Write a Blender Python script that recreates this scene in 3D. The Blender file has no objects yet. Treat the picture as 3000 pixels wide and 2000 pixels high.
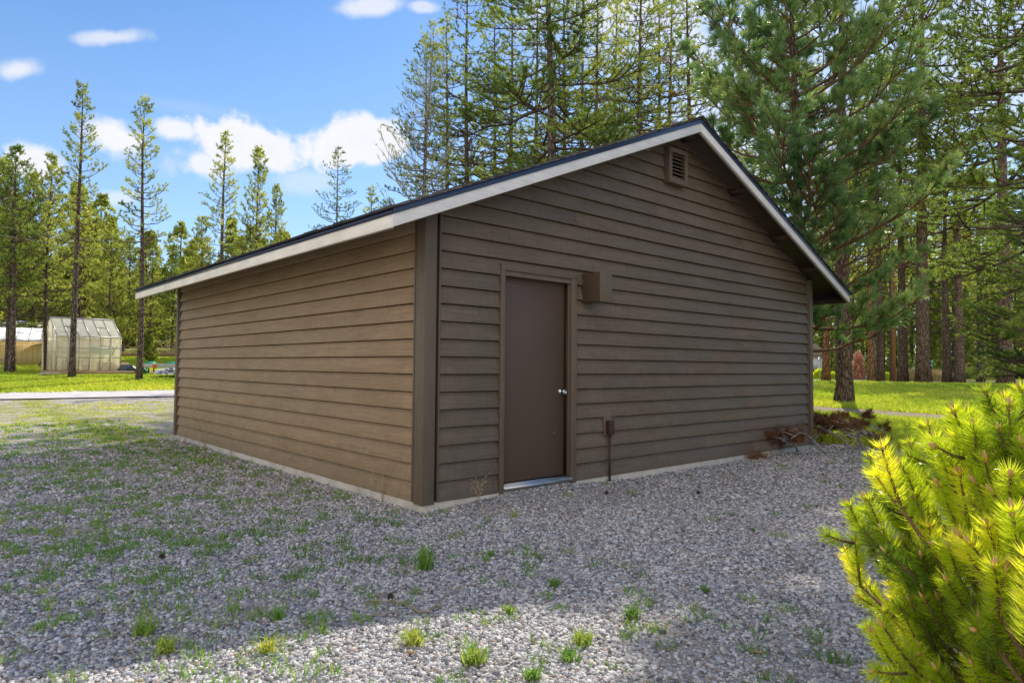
import bpy, math, numpy as np
from mathutils import Matrix, Vector
PI = math.pi
S = bpy.context.scene
COL = S.collection
rad = math.radians

# ------------------------------------------------------------------ camera
F = 1971.11; YAW, PITCH, ROLL = .7247, .0366, .0089
CAM = np.array([-3.2986, -4.8781, 1.1809])
fwd = np.array([math.sin(YAW)*math.cos(PITCH), math.cos(YAW)*math.cos(PITCH), math.sin(PITCH)])
rt0 = np.array([math.cos(YAW), -math.sin(YAW), 0.]); up0 = np.cross(rt0, fwd)
RT = rt0*math.cos(ROLL)+up0*math.sin(ROLL); UP = -rt0*math.sin(ROLL)+up0*math.cos(ROLL)
cd = bpy.data.cameras.new('camera'); co = bpy.data.objects.new('camera', cd); COL.objects.link(co)
cd.sensor_width = 36; cd.lens = F/3000*36; cd.clip_start = .05; cd.clip_end = 9000
co.matrix_world = Matrix(((RT[0], UP[0], -fwd[0], CAM[0]), (RT[1], UP[1], -fwd[1], CAM[1]), (RT[2], UP[2], -fwd[2], CAM[2]), (0, 0, 0, 1)))
S.camera = co
S.view_settings.view_transform = 'Standard'; S.view_settings.look = 'None'; S.view_settings.exposure = 0
S.render.resolution_x = 1024; S.render.resolution_y = 682
S.render.engine = 'CYCLES'
S.cycles.max_bounces = 8; S.cycles.diffuse_bounces = 4; S.cycles.transparent_max_bounces = 12
S.cycles.transmission_bounces = 6

def ray(u, v): return fwd+RT*(u-1500)/F+UP*(1000-v)/F
def smooth(a, b, x): t = np.clip((np.asarray(x, float)-a)/(b-a), 0, 1); return t*t*(3-2*t)

# ------------------------------------------------------------------ terrain
def G(x, y):
    x = np.asarray(x, float); y = np.asarray(y, float)
    dx = x-CAM[0]; dy = y-CAM[1]; r = np.hypot(dx, dy)+1e-6; az = np.arctan2(dx, dy)
    wl = 1-smooth(.35, .8, az); wl = wl*(az > -2.6)
    left = np.interp(y, [17.5, 22.6, 26, 29, 34, 40, 55, 90, 300], [0, .16, .62, .76, 1.15, 1.72, 2.6, 3.2, 5])
    wr = smooth(.7, 1.0, az)
    right = np.interp(r, [24, 45, 60, 300], [0, .42, .38, .6])
    z = -.09+wl*left+wr*right
    z = z+.07*np.exp(-((x-1.4)**2/.7+(y+.1)**2/.25))
    n = .012*np.sin(1.7*x+.6*y)+.010*np.sin(2.9*y-1.1*x+1)+.006*np.sin(5.3*x+4.1*y)
    near = 1-np.exp(-np.clip(np.maximum(np.maximum(-x, x-7.5), np.maximum(-y, y-7.5)), 0, 9)*1.5)
    return z+n*near*np.exp(-r/14)*1.2
def hit(u, v):
    d = ray(u, v); t = 1.0
    for _ in range(4000):
        p = CAM+d*t
        if p[2] < G(p[0], p[1]): break
        t *= 1.003
        if t > 900: break
    return CAM+d*t
def atr(u, r, z=None):
    d = ray(u, 1075); h = math.hypot(d[0], d[1]); p = CAM+d*(r/h)
    return np.array([p[0], p[1], float(G(p[0], p[1])) if z is None else z])
def zat(u, v, r):
    d = ray(u, v); return CAM[2]+d[2]*r/math.hypot(d[0], d[1])

# ------------------------------------------------------------------ mesh builder
class MB:
    def __init__(s): s.v = []; s.f = []; s.n = 0; s.t = []
    def add(s, v, f, t=0.5):
        v = np.asarray(v, float).reshape(-1, 3); f = np.asarray(f, int)
        s.v.append(v); s.f.append(f+s.n); s.n += len(v)
        s.t.append(np.broadcast_to(np.asarray(t, float), (len(v),)))
        return s
    def box(s, x0, x1, y0, y1, z0, z1, t=.5):
        v = [(x, y, z) for z in (z0, z1) for y in (y0, y1) for x in (x0, x1)]
        return s.add(v, [(0, 2, 3, 1), (4, 5, 7, 6), (0, 1, 5, 4), (2, 6, 7, 3), (0, 4, 6, 2), (1, 3, 7, 5)], t)
    def hexa(s, v, t=.5):   # 8 verts ordered like box
        return s.add(v, [(0, 2, 3, 1), (4, 5, 7, 6), (0, 1, 5, 4), (2, 6, 7, 3), (0, 4, 6, 2), (1, 3, 7, 5)], t)
    def bar(s, a, b, w, h, t=.5, upv=(0, 0, 1)):
        a = np.array(a, float); b = np.array(b, float); d = b-a; d /= np.linalg.norm(d)
        r = np.cross(d, upv); 
        if np.linalg.norm(r) < 1e-3: r = np.cross(d, (1, 0, 0))
        r /= np.linalg.norm(r); u = np.cross(r, d)
        v = [p+r*sx*w/2+u*sy*h/2 for p in (a, b) for sy in (-1, 1) for sx in (-1, 1)]
        return s.hexa(v, t)
    def tube(s, pts, rr, k=6, t=.5, cap=True, jag=None):
        pts = np.asarray(pts, float); n = len(pts); rr = np.broadcast_to(np.asarray(rr, float), (n,))
        d = np.gradient(pts, axis=0); d /= np.linalg.norm(d, axis=1)[:, None]+1e-9
        ref = np.array([0, 0, 1.]) if abs(d[0][2]) < .8 else np.array([1., 0, 0])
        a = np.cross(d, ref); a /= np.linalg.norm(a, axis=1)[:, None]+1e-9; b = np.cross(d, a)
        th = np.arange(k)*2*PI/k
        R_ = rr[:, None]*(np.ones(k) if jag is None else jag)
        v = pts[:, None]+(R_*np.cos(th))[..., None]*a[:, None]+(R_*np.sin(th))[..., None]*b[:, None]
        i = np.arange(n-1)[:, None]*k; j = np.arange(k); j2 = (j+1) % k
        f = np.stack([i+j, i+j2, i+k+j2, i+k+j], -1).reshape(-1, 4)
        s.add(v.reshape(-1, 3), f, t)
        if cap:
            e = s.n-k; c = s.n-n*k
            s.f.append(np.array([list(range(e, s.n))])); s.f.append(np.array([list(range(c+k-1, c-1, -1))]))
        return s
    def lathe(s, prof, k=24, loc=(0, 0, 0), axis=2, t=.5):
        prof = np.asarray(prof, float); th = np.arange(k)*2*PI/k; n = len(prof)
        v = np.zeros((n, k, 3)); o = [i for i in range(3) if i != axis]
        v[..., o[0]] = prof[:, :1]*np.cos(th); v[..., o[1]] = prof[:, :1]*np.sin(th); v[..., axis] = prof[:, 1:2]
        i = np.arange(n-1)[:, None]*k; j = np.arange(k); j2 = (j+1) % k
        s.add(v.reshape(-1, 3)+np.array(loc), np.stack([i+j, i+j2, i+k+j2, i+k+j], -1).reshape(-1, 4), t)
        e = s.n-k; c = s.n-n*k
        s.f.append(np.array([list(range(e, s.n))])); s.f.append(np.array([list(range(c+k-1, c-1, -1))]))
        return s
    def mesh(s, name, mat, smooth_=False):
        v = np.concatenate(s.v).astype(np.float32); me = bpy.data.meshes.new(name)
        me.vertices.add(len(v)); me.vertices.foreach_set('co', v.ravel())
        li = np.concatenate([f.ravel() for f in s.f]).astype(np.int32)
        tot = np.concatenate([np.full(len(f), f.shape[1]) for f in s.f]).astype(np.int32)
        st = np.concatenate([[0], np.cumsum(tot)[:-1]]).astype(np.int32)
        me.loops.add(len(li)); me.loops.foreach_set('vertex_index', li)
        me.polygons.add(len(tot)); me.polygons.foreach_set('loop_start', st); me.polygons.foreach_set('loop_total', tot)
        if smooth_: me.polygons.foreach_set('use_smooth', np.ones(len(tot), bool))
        at = me.attributes.new('tint', 'FLOAT', 'POINT'); at.data.foreach_set('value', np.concatenate(s.t).astype(np.float32))
        me.update(calc_edges=True); me.validate()
        if mat: me.materials.append(mat)
        return me
    def build(s, name, mat, parent=None, smooth_=False, bevel=0, loc=None):
        o = bpy.data.objects.new(name, s.mesh(name, mat, smooth_)); COL.objects.link(o)
        if parent: o.parent = parent
        if loc is not None: o.location = loc
        if bevel:
            m = o.modifiers.new('bevel', 'BEVEL'); m.width = bevel; m.segments = 2; m.limit_method = 'ANGLE'; m.angle_limit = rad(40)
        return o
def tag(o, label=None, cat=None, group=None, kind=None):
    if label: o['label'] = label
    if cat: o['category'] = cat
    if group: o['group'] = group
    if kind: o['kind'] = kind
    return o
def empty(name, loc, rz=0):
    o = bpy.data.objects.new(name, None); COL.objects.link(o); o.location = loc; o.rotation_euler = (0, 0, rz); o.empty_display_size = .2
    return o
def copy_tree(root):
    r = root.copy(); COL.objects.link(r)
    for ch in root.children:
        c = ch.copy(); COL.objects.link(c); c.parent = r
        for g in ch.children:
            d = g.copy(); COL.objects.link(d); d.parent = c
    return r

# ------------------------------------------------------------------ materials
class NT:
    def __init__(s, name):
        s.m = bpy.data.materials.new(name); s.m.use_nodes = True; s.t = s.m.node_tree; s.n = s.t.nodes; s.n.clear()
        s.out = s.n.new('ShaderNodeOutputMaterial')
    def N(s, typ, ins=None, **kw):
        n = s.n.new(typ)
        for k, v in kw.items(): setattr(n, k, v)
        for k, v in (ins or {}).items():
            i = n.inputs[k]
            if isinstance(v, bpy.types.NodeSocket): s.t.links.new(v, i)
            else: i.default_value = v
        return n
    def coord(s, kind='Object', scale=(1, 1, 1), rot=(0, 0, 0)):
        c = s.N('ShaderNodeTexCoord').outputs[kind]
        return s.N('ShaderNodeMapping', {'Vector': c, 'Scale': scale, 'Rotation': rot}).outputs[0]
    def noise(s, vec, scale, detail=4, rough=.55, dist=0):
        return s.N('ShaderNodeTexNoise', {'Vector': vec, 'Scale': scale, 'Detail': detail, 'Roughness': rough, 'Distortion': dist}).outputs[0]
    def ramp(s, fac, stops, interp='LINEAR'):
        r = s.N('ShaderNodeValToRGB', {'Fac': fac}); cr = r.color_ramp; cr.interpolation = interp
        while len(cr.elements) < len(stops): cr.elements.new(.5)
        for e, (p, c) in zip(cr.elements, stops):
            e.position = p; e.color = (*c, 1) if len(c) == 3 else c
        return r.outputs[0]
    def val(s, fac, stops):
        return s.ramp(fac, [(p, (c, c, c)) for p, c in stops])
    def mix(s, fac, a, b, mode='MIX'):
        n = s.N('ShaderNodeMix', data_type='RGBA', blend_type=mode)
        for i, v in ((0, fac), (6, a), (7, b)):
            if isinstance(v, bpy.types.NodeSocket): s.t.links.new(v, n.inputs[i])
            elif i == 0: n.inputs[0].default_value = v
            else: n.inputs[i].default_value = (*v, 1) if len(v) == 3 else v
        return n.outputs[2]
    def math(s, op, a, b=0, c=0):
        n = s.N('ShaderNodeMath', operation=op)
        for i, v in enumerate((a, b, c)):
            if isinstance(v, bpy.types.NodeSocket): s.t.links.new(v, n.inputs[i])
            else: n.inputs[i].default_value = v
        return n.outputs[0]
    def attr(s, name='tint'): return s.N('ShaderNodeAttribute', attribute_name=name).outputs['Fac']
    def bump(s, h, strength=.3, dist=.01, normal=None):
        d = {'Height': h, 'Strength': strength, 'Distance': dist}
        if normal is not None: d['Normal'] = normal
        return s.N('ShaderNodeBump', d).outputs[0]
    def bsdf(s, color, rough=.6, spec=.3, metal=0, normal=None, **kw):
        d = {'Base Color': color if isinstance(color, bpy.types.NodeSocket) else (*color, 1), 'Roughness': rough, 'Specular IOR Level': spec, 'Metallic': metal}
        if normal is not None: d['Normal'] = normal
        d.update(kw)
        return s.N('ShaderNodeBsdfPrincipled', d).outputs[0]
    def done(s, sh): s.t.links.new(sh, s.out.inputs[0]); return s.m

def simple(name, col, rough=.6, spec=.3, metal=0, var=.25, scale=8, bump=.15):
    t = NT(name); c = t.coord(); n = t.noise(c, scale, 6)
    k = t.val(n, [(.25, 1-var), (.75, 1+var*.6)])
    col_ = t.mix(1, (*col,), k, 'MULTIPLY')
    n2 = t.noise(c, scale*9, 4)
    return t.done(t.bsdf(col_, rough, spec, metal, t.bump(n2, bump, .004)))

# painted lap siding: grain along the board, a tone of its own per board
def siding_mat(name, axis, base):
    t = NT(name); tc = t.N('ShaderNodeTexCoord').outputs['Object']
    sep = t.N('ShaderNodeSeparateXYZ', {'Vector': tc}); z = sep.outputs[2]; along = sep.outputs[axis]
    k = t.math('FLOOR', t.math('DIVIDE', z, .1581))
    seg = t.math('FLOOR', t.math('ADD', t.math('DIVIDE', along, 3.66), t.math('MULTIPLY', k, .37)))
    wn = t.N('ShaderNodeTexWhiteNoise', {'Vector': t.N('ShaderNodeCombineXYZ', {'X': k, 'Y': seg}).outputs[0]}, noise_dimensions='3D')
    off = t.N('ShaderNodeCombineXYZ', {'X': t.math('MULTIPLY', wn.outputs[0], 40), 'Y': t.math('MULTIPLY', k, 3.1)}).outputs[0]
    gv = t.N('ShaderNodeCombineXYZ', {'X': t.math('MULTIPLY', along, 1.3), 'Z': t.math('MULTIPLY', z, 38)}).outputs[0]
    gv = t.N('ShaderNodeVectorMath', {0: gv, 1: off}, operation='ADD').outputs[0]
    grain = t.noise(gv, 2.2, 6, .6, .9)
    fine = t.noise(gv, 9, 4, .6, .3)
    lv = t.N('ShaderNodeCombineXYZ', {'X': along, 'Z': t.math('MULTIPLY', z, 2.2)}).outputs[0]
    blotch = t.noise(t.N('ShaderNodeVectorMath', {0: lv, 1: off}, operation='ADD').outputs[0], 1.6, 4, .6)
    stain = t.noise(lv, 1.1, 3, .5)
    sm = t.noise(t.N('ShaderNodeCombineXYZ', {'X': t.math('MULTIPLY', along, 9), 'Z': t.math('MULTIPLY', z, 2)}).outputs[0], 2.5, 4, .7)
    v = t.math('ADD', t.math('MULTIPLY', wn.outputs[0], .07), .96)
    v = t.math('MULTIPLY', v, t.val(grain, [(.3, .74), (.52, 1.0), (.7, 1.16)]))
    v = t.math('MULTIPLY', v, t.val(fine, [(.3, .92), (.7, 1.05)]))
    v = t.math('MULTIPLY', v, t.val(sm, [(.35, 1.06), (.58, .97), (.72, .72)]))
    c = t.mix(t.val(blotch, [(.35, 0), (.7, 1)]), base, tuple(x*y for x, y in zip(base, (1.18, 1.2, 1.3))))
    c = t.mix(t.val(stain, [(.45, 0), (.8, .6)]), c, tuple(x*y for x, y in zip(base, (.85, .8, .75))))
    # dust near the ground
    dust = t.math('MULTIPLY', t.math('SUBTRACT', 1, t.N('ShaderNodeMapRange', {'Value': z, 'From Min': -.05, 'From Max': .35}).outputs[0]), t.noise(tc, 6, 4))
    c = t.mix(t.math('MULTIPLY', dust, .45), c, (.16, .14, .125))
    c = t.mix(1, c, t.N('ShaderNodeCombineColor', {0: v, 1: v, 2: v}).outputs[0], 'MULTIPLY')
    # sparse paint chips
    vo = t.N('ShaderNodeTexVoronoi', {'Vector': t.N('ShaderNodeCombineXYZ', {'X': along, 'Y': 3., 'Z': t.math('MULTIPLY', z, .6)}).outputs[0], 'Scale': 5.5, 'Randomness': 1.}).outputs[0]
    c = t.mix(t.val(vo, [(.018, .75), (.028, 0)]), c, (.35, .3, .24))
    nb = t.bump(t.math('ADD', grain, t.math('MULTIPLY', fine, .4)), .6, .004)
    return t.done(t.bsdf(c, t.val(blotch, [(.2, .48), (.8, .66)]), .35, 0, nb))
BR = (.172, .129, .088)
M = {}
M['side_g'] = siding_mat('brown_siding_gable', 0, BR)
M['side_l'] = siding_mat('brown_siding_side', 1, tuple(x*y for x, y in zip(BR, (1.98, 1.80, 1.42))))  # gable's brown with warm ground bounce put into a lighter colour
def wood_trim(name, base, sc=(30, 30, 1.5), chips=0, rough=.55):
    t = NT(name); c = t.coord(scale=sc); g = t.noise(c, 2, 6, .6, .6); b = t.noise(t.coord(), 3, 4)
    v = t.math('MULTIPLY', t.val(g, [(.3, .88), (.7, 1.08)]), t.val(b, [(.3, .9), (.7, 1.08)]))
    col = t.mix(1, base, t.N('ShaderNodeCombineColor', {0: v, 1: v, 2: v}).outputs[0], 'MULTIPLY')
    if chips:
        cr = t.noise(t.coord(scale=chips if isinstance(chips, tuple) else (1, 1, 1)), 5, 8, .75, .8)
        mk = t.noise(t.coord(), 1.3, 3)
        m_ = t.math('MULTIPLY', t.val(cr, [(.665, 0), (.70, 1)]), t.val(mk, [(.5, 0), (.7, 1)]))
        col = t.mix(m_, col, (.12, .10, .085))
    return t.done(t.bsdf(col, rough, .35, 0, t.bump(g, .25, .002)))
M['trim'] = wood_trim('brown_trim', tuple(x*1.02 for x in BR))
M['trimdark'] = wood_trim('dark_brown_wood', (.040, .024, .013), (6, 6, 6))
M['doorpaint'] = simple('brown_metal_door', (.120, .078, .052), .42, .4, 0, .16, 1.6, .03)
M['white_g'] = wood_trim('white_fascia', (.88, .85, .82), (1.2, 20, 20), (2, 9, 26))
M['white_l'] = wood_trim('bounce_lit_fascia', (.97, .91, .78), (20, 1.2, 20), (9, 2, 26))  # white paint with the warm ground bounce put into its colour
M['flash'] = simple('black_drip_edge', (.035, .05, .10), .28, .6, .3, .1, 3, .02)  # sky reflection put into the metal's blue base colour
M['concrete'] = simple('concrete', (.58, .54, .47), .9, .2, 0, .3, 5, .5)
M['alu'] = simple('aluminium', (.62, .63, .66), .32, .5, .9, .1, 20, .05)
M['chrome'] = simple('chrome', (.75, .75, .76), .12, .5, 1, .05, 20, 0)
M['dark'] = simple('dark_void', (.012, .009, .007), .9, .1)
M['rustpaint'] = simple('brown_steel', (.07, .035, .022), .5, .4, 0, .3, 30, .1)
def shingle():
    t = NT('asphalt_shingle'); c = t.coord(); n = t.noise(c, 300, 3, .7); b = t.noise(c, 2, 4)
    tn = t.attr()
    col = t.mix(n, (.02, .02, .022), (.12, .11, .10)); col = t.mix(1, col, t.val(tn, [(0, .6), (1, 1.5)]), 'MULTIPLY')
    return t.done(t.bsdf(col, .9, .2, 0, t.bump(n, .5, .003)))
M['shingle'] = shingle()
def foliage(name, dark, light, yellow, trans=.42, rough=.5, spec=.25, rs=.5):
    t = NT(name); a = t.attr(); r = t.N('ShaderNodeObjectInfo').outputs['Random']
    x = t.math('ADD', t.math('MULTIPLY', a, .8), t.math('MULTIPLY', r, rs*.4))
    c = t.ramp(x, [(.0, (.22, .12, .06)), (.07, dark), (.5, light), (.95, yellow)] if 'pine' in name and 'dead' not in name else [(.05, dark), (.5, light), (.95, yellow)])
    p = t.bsdf(c, rough, spec)
    tr = t.N('ShaderNodeBsdfTranslucent', {'Color': t.mix(1, c, (1.5, 1.45, .7), 'MULTIPLY')}).outputs[0]
    return t.done(t.N('ShaderNodeMixShader', {0: trans, 1: p, 2: tr}).outputs[0])
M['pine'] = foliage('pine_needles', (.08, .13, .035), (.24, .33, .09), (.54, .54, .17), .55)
M['pine_y'] = foliage('sunny_pine_needles', (.13, .17, .045), (.40, .45, .13), (.72, .68, .24), .58)  # pine needles with sunlight put into a lighter, yellower colour
M['glow'] = foliage('sunlit_distant_needles', (.16, .22, .08), (.52, .58, .24), (.85, .82, .42), .65)  # backlit glow put into the needle colours of the far wood
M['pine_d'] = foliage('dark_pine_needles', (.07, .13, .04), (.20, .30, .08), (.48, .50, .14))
M['pond'] = foliage('long_pine_needles', (.09, .18, .08), (.24, .38, .16), (.50, .58, .26), .38, .35, .5)
M['mugo'] = foliage('shrub_needles', (.10, .20, .02), (.54, .64, .035), (.95, .90, .10), .6, .22, 1.)
M['grass'] = foliage('grass_blades', (.10, .20, .02), (.42, .54, .07), (.92, .84, .18), .42, .5, .2)
M['weed'] = foliage('weed_leaves', (.11, .21, .06), (.25, .42, .11), (.68, .62, .14), .4, .5, .2)
M['straw'] = foliage('dry_straw', (.28, .2, .11), (.48, .38, .24), (.75, .55, .22), .3)
M['rust'] = foliage('dead_rust_needles', (.10, .05, .03), (.26, .13, .075), (.45, .25, .14), .35)
M['pinkf'] = foliage('pink_blossom', (.4, .2, .2), (.6, .35, .35), (.8, .55, .5), .4)
M['tarp_g'] = foliage('green_tarp', (.0, .25, .16), (.01, .35, .22), (.1, .5, .35), .3, .4, .4)
def bark(name, a, b, sc=(14, 14, 3), s=1.2, bmp=1.2, hi=None):
    t = NT(name); c = t.coord(scale=sc)
    v = t.N('ShaderNodeTexVoronoi', {'Vector': t.N('ShaderNodeVectorMath', {0: c, 1: t.N('ShaderNodeTexNoise', {'Vector': c, 'Scale': 1.5}).outputs['Color']}, operation='ADD').outputs[0], 'Scale': s}, feature='DISTANCE_TO_EDGE').outputs[0]
    n = t.noise(c, 3, 6, .7)
    e = t.val(v, [(.0, 0), (.16, 1)])
    col = t.mix(n, a, b); col = t.mix(e, tuple(x*.35 for x in a), col)
    r = t.N('ShaderNodeObjectInfo').outputs['Random']
    col = t.mix(1, col, t.val(r, [(0, .8), (1, 1.25)]), 'MULTIPLY')
    h = t.math('ADD', e, t.math('MULTIPLY', n, .5))
    return t.done(t.bsdf(col, .9, .15, 0, t.bump(h, bmp, .03)))
M['bark'] = bark('pine_bark', (.17, .125, .10), (.36, .28, .235))
M['bark_o'] = bark('orange_bark', (.26, .13, .07), (.46, .26, .15), (8, 8, 1.8))
M['bark_big'] = bark('furrowed_bark', (.15, .10, .08), (.36, .26, .21), (9, 9, 2.2), 1.5, 1.0)
M['bark_w'] = bark('pale_bark', (.32, .28, .24), (.50, .46, .40), (10, 10, 10))
M['twig'] = simple('twig_bark', (.13, .095, .075), .9, .1, 0, .4, 20)
M['twig_o'] = simple('red_twig_bark', (.22, .12, .07), .8, .2, 0, .4, 20)
M['grey_wood'] = simple('weathered_wood', (.42, .40, .39), .85, .2, 0, .4, 25)
M['lightwood'] = simple('pale_timber', (.42, .30, .18), .8, .2, 0, .3, 8)
M['asphalt'] = simple('sunlit_asphalt', (.62, .59, .60), .9, .2, 0, .2, 2, .4)
M['dirt'] = simple('needle_strewn_dirt', (.34, .27, .23), .95, .1, 0, .45, 4, .6)

# ------------------------------------------------------------------ world
def px_dir(u, v):
    d = ray(u, v); return d/np.linalg.norm(d)
SUN_AZ = rad(64.5); SUN_EL = rad(43)
def world():
    w = bpy.data.worlds.new('World'); S.world = w; w.use_nodes = True; t = w.node_tree; t.nodes.clear()
    N = NT.__new__(NT); N.t = t; N.n = t.nodes; N.out = t.nodes.new('ShaderNodeOutputWorld')
    sky = N.N('ShaderNodeTexSky', sky_type='NISHITA'); sky.sun_disc = False; sky.sun_elevation = SUN_EL; sky.sun_rotation = SUN_AZ
    sky.altitude = 1200; sky.air_density = 1.0; sky.dust_density = .6; sky.ozone_density = 2.5
    g = N.N('ShaderNodeTexCoord').outputs['Generated']
    nz = N.N('ShaderNodeTexNoise', {'Vector': g, 'Scale': 9, 'Detail': 7, 'Roughness': .55})
    nz2 = N.N('ShaderNodeTexNoise', {'Vector': g, 'Scale': 26, 'Detail': 8, 'Roughness': .6})
    tot = None
    # centre pixel direction, half sizes in radians, tilt, softness, opacity
    CL = [(335, 405, 82, 62, 0, .55, 1), (520, 385, 62, 36, 0, .6, .95), (700, 430, 150, 82, -.05, .35, 1), (590, 485, 110, 62, 0, .6, .95), (80, 480, 90, 58, 0, .45, 1), (5, 505, 60, 45, 0, .6, .9),
          (45, 208, 75, 30, .5, .8, .85), (325, 110, 88, 20, .3, .8, .7), (1090, 20, 95, 24, .2, .8, .8), (1240, 22, 45, 16, 0, .8, .7),
          (1060, 425, 165, 82, .15, .4, 1), (900, 530, 110, 36, .1, 1., .4), (355, 580, 75, 26, .2, .8, .6), (570, 320, 200, 20, 0, 1.2, .12),
          (1850, 60, 260, 170, .1, 1., .8), (2300, 400, 500, 380, .1, 1., .55), (2800, 200, 350, 350, 0, 1, .5)]
    for u, v, a, b, tl, soft, op in CL:
        c = px_dir(u, v); t1 = np.cross(c, (0, 0, 1)); t1 /= np.linalg.norm(t1); t2 = np.cross(t1, c)
        e1 = t1*math.cos(tl)+t2*math.sin(tl); e2 = -t1*math.sin(tl)+t2*math.cos(tl)
        sc = 1/(F*(1+((u-1500)/F)**2)**.5)
        d1 = N.N('ShaderNodeVectorMath', {0: g, 1: tuple(e1/(a*sc))}, operation='DOT_PRODUCT').outputs['Value']
        d2 = N.N('ShaderNodeVectorMath', {0: g, 1: tuple(e2/(b*sc))}, operation='DOT_PRODUCT').outputs['Value']
        fr = N.N('ShaderNodeVectorMath', {0: g, 1: tuple(c)}, operation='DOT_PRODUCT').outputs['Value']
        # flat bases: stretch below
        q = N.math('ADD', N.math('MULTIPLY', d1, d1), N.math('MULTIPLY', d2, d2))
        q = N.math('SQRT', q)
        q = N.math('ADD', q, N.math('MULTIPLY', N.math('SUBTRACT', nz.outputs[0], .5), 2.3))
        q = N.math('ADD', q, N.math('MULTIPLY', N.math('SUBTRACT', nz2.outputs[0], .5), 1.35))
        m = N.N('ShaderNodeMapRange', {'Value': q, 'From Min': 1+soft*.3, 'From Max': 1-soft*.9, 'To Min': 0., 'To Max': op}, interpolation_type='SMOOTHSTEP').outputs[0]
        m = N.math('MULTIPLY', m, N.math('GREATER_THAN', fr, 0))
        tot = m if tot is None else N.math('MAXIMUM', tot, m)
    z = N.N('ShaderNodeSeparateXYZ', {'Vector': g}).outputs[2]
    haze = N.N('ShaderNodeMapRange', {'Value': z, 'From Min': 0, 'From Max': .5, 'To Min': .42, 'To Max': 0.}).outputs[0]
    base = N.N('ShaderNodeHueSaturation', {'Saturation': 1.2, 'Value': 1.25, 'Hue': .5, 'Color': sky.outputs[0]}).outputs[0]
    base = N.mix(haze, base, (4.6, 5.6, 6.7))
    ccol = N.mix(nz2.outputs[0], (5.6, 5.8, 6.3), (6.9, 6.9, 7.1))
    # broken cloud bank added behind the viewer, unseen, as fill for shaded walls
    cb = np.array([-.88, -.42, .36]); cb /= np.linalg.norm(cb)
    db = N.N('ShaderNodeVectorMath', {0: g, 1: tuple(cb)}, operation='DOT_PRODUCT').outputs['Value']
    nb_ = N.N('ShaderNodeTexNoise', {'Vector': g, 'Scale': 3.5, 'Detail': 6})
    mb_ = N.N('ShaderNodeMapRange', {'Value': N.math('ADD', db, N.math('MULTIPLY', N.math('SUBTRACT', nb_.outputs[0], .5), .9)), 'From Min': .30, 'From Max': .62}, interpolation_type='SMOOTHSTEP').outputs[0]
    out = N.mix(tot, base, ccol); out = N.mix(mb_, out, (6.9, 6.6, 6.6))
    bg = N.N('ShaderNodeBackground', {'Color': out, 'Strength': .15})
    t.links.new(bg.outputs[0], N.out.inputs[0])
world()
sl = bpy.data.lights.new('sun', 'SUN'); so = bpy.data.objects.new('sun', sl); COL.objects.link(so)
sl.energy = 5.0; sl.angle = rad(.55); sl.color = (1, .925, .79)
sd = Vector((math.sin(SUN_AZ)*math.cos(SUN_EL), math.cos(SUN_AZ)*math.cos(SUN_EL), math.sin(SUN_EL)))
so.rotation_euler = sd.to_track_quat('Z', 'Y').to_euler(); so.location = (30, 20, 40)

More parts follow.
